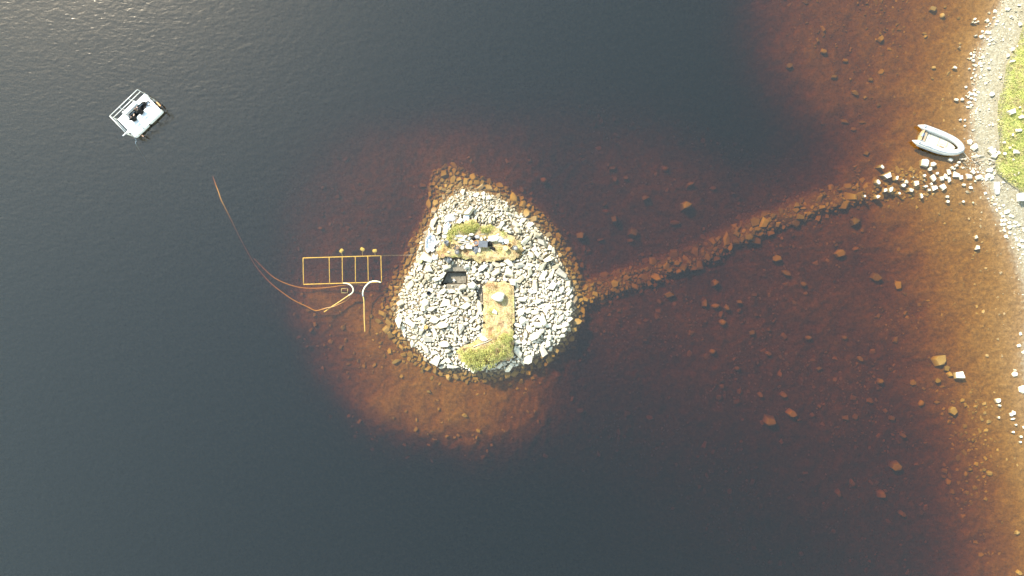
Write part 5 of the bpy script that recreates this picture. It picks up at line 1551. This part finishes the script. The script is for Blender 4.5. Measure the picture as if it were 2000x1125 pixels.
# ------------------------------------------------------------------ raft
RZ = 0.35
rc = P(273, 225.3, RZ)
ua = math.atan2(0.692, 0.722)
root = empty("raft", (rc.x, rc.y, 0.0), (0, 0, ua))
HX, HY = 1.47, 0.965
PX0, PX1, PY0, PY1 = -0.66, 0.84, 0.08, 0.64     # well in the deck, blacked out by an added tray
def deck_box(x0_, x1_, y0_, y1_, name="deck_panel"):
    b = MB(); b.box(((x0_ + x1_) / 2, (y0_ + y1_) / 2, RZ - 0.03), (x1_ - x0_ - 0.006, y1_ - y0_ - 0.006, 0.06), bev=0.008)
    return b.build(name, M_WHITE_PAINT, root)
deck_box(-HX, -HX / 2, -HY, PY0); deck_box(-HX / 2, 0, -HY, PY0); deck_box(0, HX / 2, -HY, PY0); deck_box(HX / 2, HX, -HY, PY0)
deck_box(-HX, PX0, PY0, PY1); deck_box(PX1, HX, PY0, PY1); deck_box(-HX, 0, PY1, HY); deck_box(0, HX, PY1, HY)
for sy in (-1, 1):
    for sx in (-1, 1):
        b = MB(); cy = sy * 0.79
        x0_ = 0.04 if sx > 0 else -HX; x1_ = HX if sx > 0 else -0.04
        b.tube([(x0_, cy, 0.08), (x0_ + 0.1, cy, 0.08), (x1_ - 0.1, cy, 0.08), (x1_, cy, 0.08)], [0.14, 0.19, 0.19, 0.14], 16)
        b.build("float", M_WHITE_PLASTIC, root)
b = MB()
for (x0_, x1_, y0_, y1_) in ((PX0, PX1, PY0 - 0.02, PY0 + 0.0), (PX0, PX1, PY1, PY1 + 0.02), (PX0 - 0.02, PX0, PY0, PY1), (PX1, PX1 + 0.02, PY0, PY1)):
    b.box(((x0_ + x1_) / 2, (y0_ + y1_) / 2, 0.17), (x1_ - x0_, y1_ - y0_, 0.34))
b.box(((PX0 + PX1) / 2, (PY0 + PY1) / 2, 0.10), (PX1 - PX0 - 0.01, PY1 - PY0 - 0.01, 0.03))  # black tray added so the well reads dark instead of mirroring the sky
b.build("well_lining_and_added_tray", M_BLACK, root)
def rail(side_pts, name="guard_rail"):
    r0 = MB()
    for z in (0.56, 1.03):
        r0.tube([Vector((x, y, RZ + z)) for x, y in side_pts], 0.026, 8)
    g_ = r0.build(name, M_RAIL, root)
    n = max(2, int((Vector((*side_pts[0], 0)) - Vector((*side_pts[-1], 0))).length / 0.95) + 1)
    for i in range(n):
        t = i / (n - 1)
        x = side_pts[0][0] + (side_pts[-1][0] - side_pts[0][0]) * t; y = side_pts[0][1] + (side_pts[-1][1] - side_pts[0][1]) * t
        q = MB(); q.tube([(x, y, RZ - 0.05), (x, y, RZ + 1.03)], 0.024, 8); q.lathe([(0.045, 0), (0.045, 0.02), (0.03, 0.03)], 10, Matrix.Translation((x, y, RZ)))
        q.build("post", M_RAIL, g_)
rail([(-HX, HY), (HX - 0.03, HY)]); rail([(-HX, HY - 0.04), (-HX, -HY + 0.05)]); rail([(-HX + 0.05, -HY), (HX, -HY)])
rail([(HX, -HY + 0.05), (HX, -0.45)])
# cabinet
b = MB(); b.box((-0.12, 0.78, RZ + 0.13), (1.02, 0.28, 0.26), bev=0.012); cb = b.build("cabinet", M_WHITE_PLASTIC, root)
b = MB(); b.box((-0.12, 0.78, RZ + 0.275), (1.06, 0.30, 0.03), bev=0.008); b.build("cabinet_lid", M_WHITE_PAINT, cb)
for x in (-0.71, 0.47):
    b = MB(); b.box((x, 0.80, RZ + 0.15), (0.12, 0.36, 0.30), bev=0.015); b.build("end_block", M_WHITE_PLASTIC, cb)
b = MB(); b.box((-0.1, 0.645, RZ + 0.05), (1.3, 0.04, 0.10), bev=0.006); b.build("kick_board", M_WHITE_PAINT, root)
# ladder at the open end
lad = MB()
for y in (0.02, 0.36): lad.tube([(HX - 0.05, y, RZ + 0.75), (HX + 0.03, y, RZ + 0.78), (HX + 0.09, y, RZ + 0.6), (HX + 0.11, y, -0.5)], 0.02, 8)
for z in (-0.3, -0.05, 0.2): lad.tube([(HX + 0.11, 0.02, z), (HX + 0.11, 0.36, z)], 0.016, 8)
lad.build("ladder", M_RAIL, root)
b = MB(); b.box((HX + 0.20, -0.42, RZ + 0.05), (0.10, 0.42, 0.08), bev=0.03); b.build("fender", M_ORANGE, root)
b = MB(); b.tube([(-HX - 0.35, -HY + 0.22, RZ + 0.9), (-HX + 0.5, -HY + 0.22, RZ + 0.86)], 0.04, 10); b.build("crane_arm", M_WHITE_PLASTIC, root)
b = MB(); b.tube([(-HX + 0.15, -HY + 0.22, RZ), (-HX + 0.15, -HY + 0.22, RZ + 0.88)], 0.035, 10); b.build("crane_post", M_WHITE_PLASTIC, root)
b = MB()
for i in range(22): pass
tag(root, "white rectangular work raft with guard rails and a blacked-out well, two people on board", "raft")
RM = Matrix.Translation(root.location) @ Matrix.Rotation(ua, 4, 'Z')
def on_raft(o, loc, rz=0.0):
    o.matrix_world = RM @ Matrix.Translation(loc) @ Matrix.Rotation(rz, 4, 'Z'); return o
# pump and its black hose coil at the end of the well
b = MB()
b.tube([(0, 0, 0.10), (0.30, 0, 0.10)], 0.09, 14); b.box((0.15, 0, 0.02), (0.34, 0.2, 0.03), bev=0.01); b.tube([(0.1, 0, 0.17), (0.1, 0, 0.28), (0.18, 0.05, 0.31)], 0.03, 8)
o = b.build("pump", M_BLACK); on_raft(o, (0.84, 0.22, RZ), 1.2); tag(o, "black pump at the upper end of the raft's well", "pump")
b = MB(); b.tube([(0.17 * math.cos(t), 0.17 * math.sin(t), 0.03 + t * 0.006) for t in [i * 0.4 for i in range(50)]], 0.022, 7)
o = b.build("coiled_hose", M_BLACK); on_raft(o, (1.12, 0.16, RZ)); tag(o, "coil of black hose on the raft deck beside the pump", "hose")
b = MB(); b.tube([Vector(p) for p in smooth_path([(0.55, 0.3, 0.45), (0.3, 0.35, 0.40), (0.0, 0.38, 0.2), (-0.3, 0.36, 0.0), (-0.5, 0.34, -0.5)], 6)], 0.05, 10)
o = b.build("suction_hose", M_BLACK); on_raft(o, (0, 0, 0)); tag(o, "black suction hose dipping into the raft's well", "hose")
b = MB()
b.tube([(0, 0, 0.02), (0.55, 0.08, 0.05)], 0.017, 8); b.box((0.62, 0.09, 0.05), (0.18, 0.09, 0.02), bev=0.009)
o = b.build("paddle", M_BROWNPLY); on_raft(o, (-HX + 0.32, -HY + 0.20, RZ), -1.35); tag(o, "orange-brown paddle sticking out over the lower corner of the raft", "paddle")
b = MB(); b.tube([(0.08 * math.cos(t), 0.08 * math.sin(t), 0.02 + t * 0.003) for t in [i * 0.5 for i in range(30)]], 0.014, 6)
o = b.build("coiled_rope", M_BLUEROPE); on_raft(o, (-1.12, -0.62, RZ)); tag(o, "small coil of pale rope on the raft's lower corner", "rope")
a = P(263, 268, 0.3)
b = MB(); b.tube(smooth_path([(0, 0, 0), (-0.03, -0.25, -0.28), (-0.1, -0.5, -0.4), (-0.35, -1.5, -2.5)], 6), 0.012, 6)
o = b.build("anchor_rope", M_BLUEROPE); o.location = a; tag(o, "pale blue anchor rope dropping from the raft's lowest corner", "rope")

# ------------------------------------------------------------------ people
def person(loc, rz, label, suit, hair, hood=False, lean=0.25, arms='fwd'):
    """seated on the deck edge with the legs hanging into the well; +Y is where they face"""
    V = []; E = []; R = []
    def v(p, r, parent=None):
        V.append(Vector(p)); R.append(r if isinstance(r, tuple) else (r, r))
        if parent is not None: E.append((parent, len(V) - 1))
        return len(V) - 1
    pel = v((0, 0, 0.11), (0.155, 0.115))
    s1 = v((0, 0.03 * 1, 0.26), (0.135, 0.10), pel)
    s2 = v((0, 0.09 * (lean * 4), 0.42), (0.165, 0.115), s1)
    s3 = v((0, 0.13 * (lean * 4), 0.54), (0.13, 0.095), s2)
    nk = v((0, 0.16 * (lean * 4), 0.61), 0.055, s3)
    h1 = v((0, 0.19 * (lean * 4), 0.68), (0.068, 0.078), nk)
    h2 = v((0, 0.21 * (lean * 4), 0.76), (0.078, 0.095), h1)
    h3 = v((0, 0.205 * (lean * 4), 0.835), (0.060, 0.075), h2)
    for sx in (-1, 1):
        sh = v((sx * 0.17, 0.11 * (lean * 4), 0.53), 0.062, s3)
        if arms == 'fwd': el = v((sx * 0.25, 0.22 + 0.05, 0.33), 0.046, sh); wr = v((sx * 0.13, 0.46, 0.26), 0.030, el); hn = v((sx * 0.11, 0.53, 0.25), (0.036, 0.018), wr)
        else: el = v((sx * 0.27, 0.16, 0.30), 0.046, sh); wr = v((sx * 0.22, 0.36, 0.20), 0.030, el); hn = v((sx * 0.20, 0.43, 0.185), (0.036, 0.018), wr)
        hv_ = V[hn]
        for k, (ox, ln_) in enumerate(((-0.026, 0.060), (-0.009, 0.070), (0.009, 0.066), (0.026, 0.052))):
            f1 = v(hv_ + Vector((ox, 0.045, -0.004)), 0.0095, hn); f2 = v(hv_ + Vector((ox * 1.1, 0.045 + ln_ * 0.5, -0.020)), 0.0088, f1); v(hv_ + Vector((ox * 1.1, 0.042 + ln_ * 0.75, -0.042)), 0.0078, f2)
        t1 = v(hv_ + Vector((-sx * 0.040, 0.010, -0.008)), 0.011, hn); v(hv_ + Vector((-sx * 0.055, 0.036, -0.020)), 0.0095, t1)
        hp = v((sx * 0.10, 0.06, 0.095), 0.092, pel)
        kn = v((sx * 0.13, 0.46, 0.10), 0.060, hp)
        an = v((sx * 0.12, 0.50, -0.32), 0.040, kn)
        ft = v((sx * 0.13, 0.57, -0.38), (0.045, 0.030), an); v((sx * 0.135, 0.66, -0.41), (0.042, 0.022), ft)
    me = bpy.data.meshes.new("tmp"); me.from_pydata([tuple(p) for p in V], E, [])
    o = bpy.data.objects.new("tmp", me); COL.objects.link(o)
    sk = o.modifiers.new("skin", 'SKIN'); sk.use_smooth_shade = True
    sb = o.modifiers.new("sub", 'SUBSURF'); sb.levels = 2; sb.render_levels = 2
    for i, sv in enumerate(me.skin_vertices[0].data):
        sv.radius = R[i]; sv.use_root = (i == 0); sv.use_loose = False
    dg = bpy.context.evaluated_depsgraph_get(); dg.update()
    m2 = bpy.data.meshes.new_from_object(o.evaluated_get(dg))
    bpy.data.objects.remove(o)
    m2.materials.clear(); m2.materials.append(suit); m2.materials.append(M_SKIN)
    hd = V[h2]
    wrs = [V[i] for i in range(len(V)) if abs(R[i][0] - 0.030) < 1e-6 and R[i][1] == 0.030]
    for p in m2.polygons:
        c = p.center
        p.use_smooth = True
        if (c - hd).length < 0.145 and c.z > V[nk].z + 0.01: p.material_index = 1
        if any((c.y > w_.y + 0.01 and (c - w_).length < 0.22) for w_ in wrs) and c.z > 0.1: p.material_index = 1
    body = bpy.data.objects.new("person", m2); COL.objects.link(body)
    on_raft(body, loc, rz)
    # face and hair as children
    def kid(name, mat, fn):
        mb = MB(); fn(mb); return mb.build(name, mat, body)
    kid("nose", M_SKIN, lambda m: m.tube([hd + Vector((0, 0.088, 0.012)), hd + Vector((0, 0.112, -0.022)), hd + Vector((0, 0.092, -0.034))], [0.008, 0.014, 0.008], 7))
    for sx in (-1, 1):
        kid("eye", M_BLACK, lambda m: m.lathe([(0.001, -0.008), (0.008, 0), (0.001, 0.008)], 8, Matrix.Translation(hd + Vector((sx * 0.030, 0.088, 0.004)))))
        kid("ear", M_SKIN, lambda m: m.lathe([(0.001, -0.028), (0.014, -0.012), (0.017, 0.01), (0.001, 0.028)], 8, Matrix.Translation(hd + Vector((sx * 0.082, 0.0, -0.008)))))
    kid("mouth", M_ORANGE, lambda m: m.tube([hd + Vector((-0.022, 0.080, -0.056)), hd + Vector((0, 0.086, -0.058)), hd + Vector((0.022, 0.080, -0.056))], 0.005, 6))
    bm = bmesh.new(); bmesh.ops.create_icosphere(bm, subdivisions=4, radius=1)
    dele = [q for q in bm.verts if (q.co.y > 0.42 and q.co.z < 0.50) or q.co.z < -0.55]
    for q in bm.verts:
        f = 1 + 0.05 * mnoise.noise(q.co * 6)
        q.co = Vector((q.co.x * 0.092 * f, q.co.y * 0.108 * f - 0.006, q.co.z * 0.108 * f + 0.018))
    bmesh.ops.delete(bm, geom=dele, context='VERTS')
    hm = bpy.data.meshes.new("hair"); bm.to_mesh(hm); bm.free(); hm.materials.append(hair); hm.polygons.foreach_set('use_smooth', [True] * len(hm.polygons))
    h = link_mesh("hood" if hood else "hair", hm, body); h.location = hd
    return tag(body, label, "person")
person((0.30, -0.10, RZ), 0.15, "person with brown hair sitting at the middle of the raft's well, bending forward", M_NAVY, M_HAIR, lean=0.28)
person((-0.52, -0.13, RZ), -0.2, "person in a dark hood sitting at the lower end of the raft's well", M_NAVY, M_DGREY, hood=True, lean=0.22, arms='side')
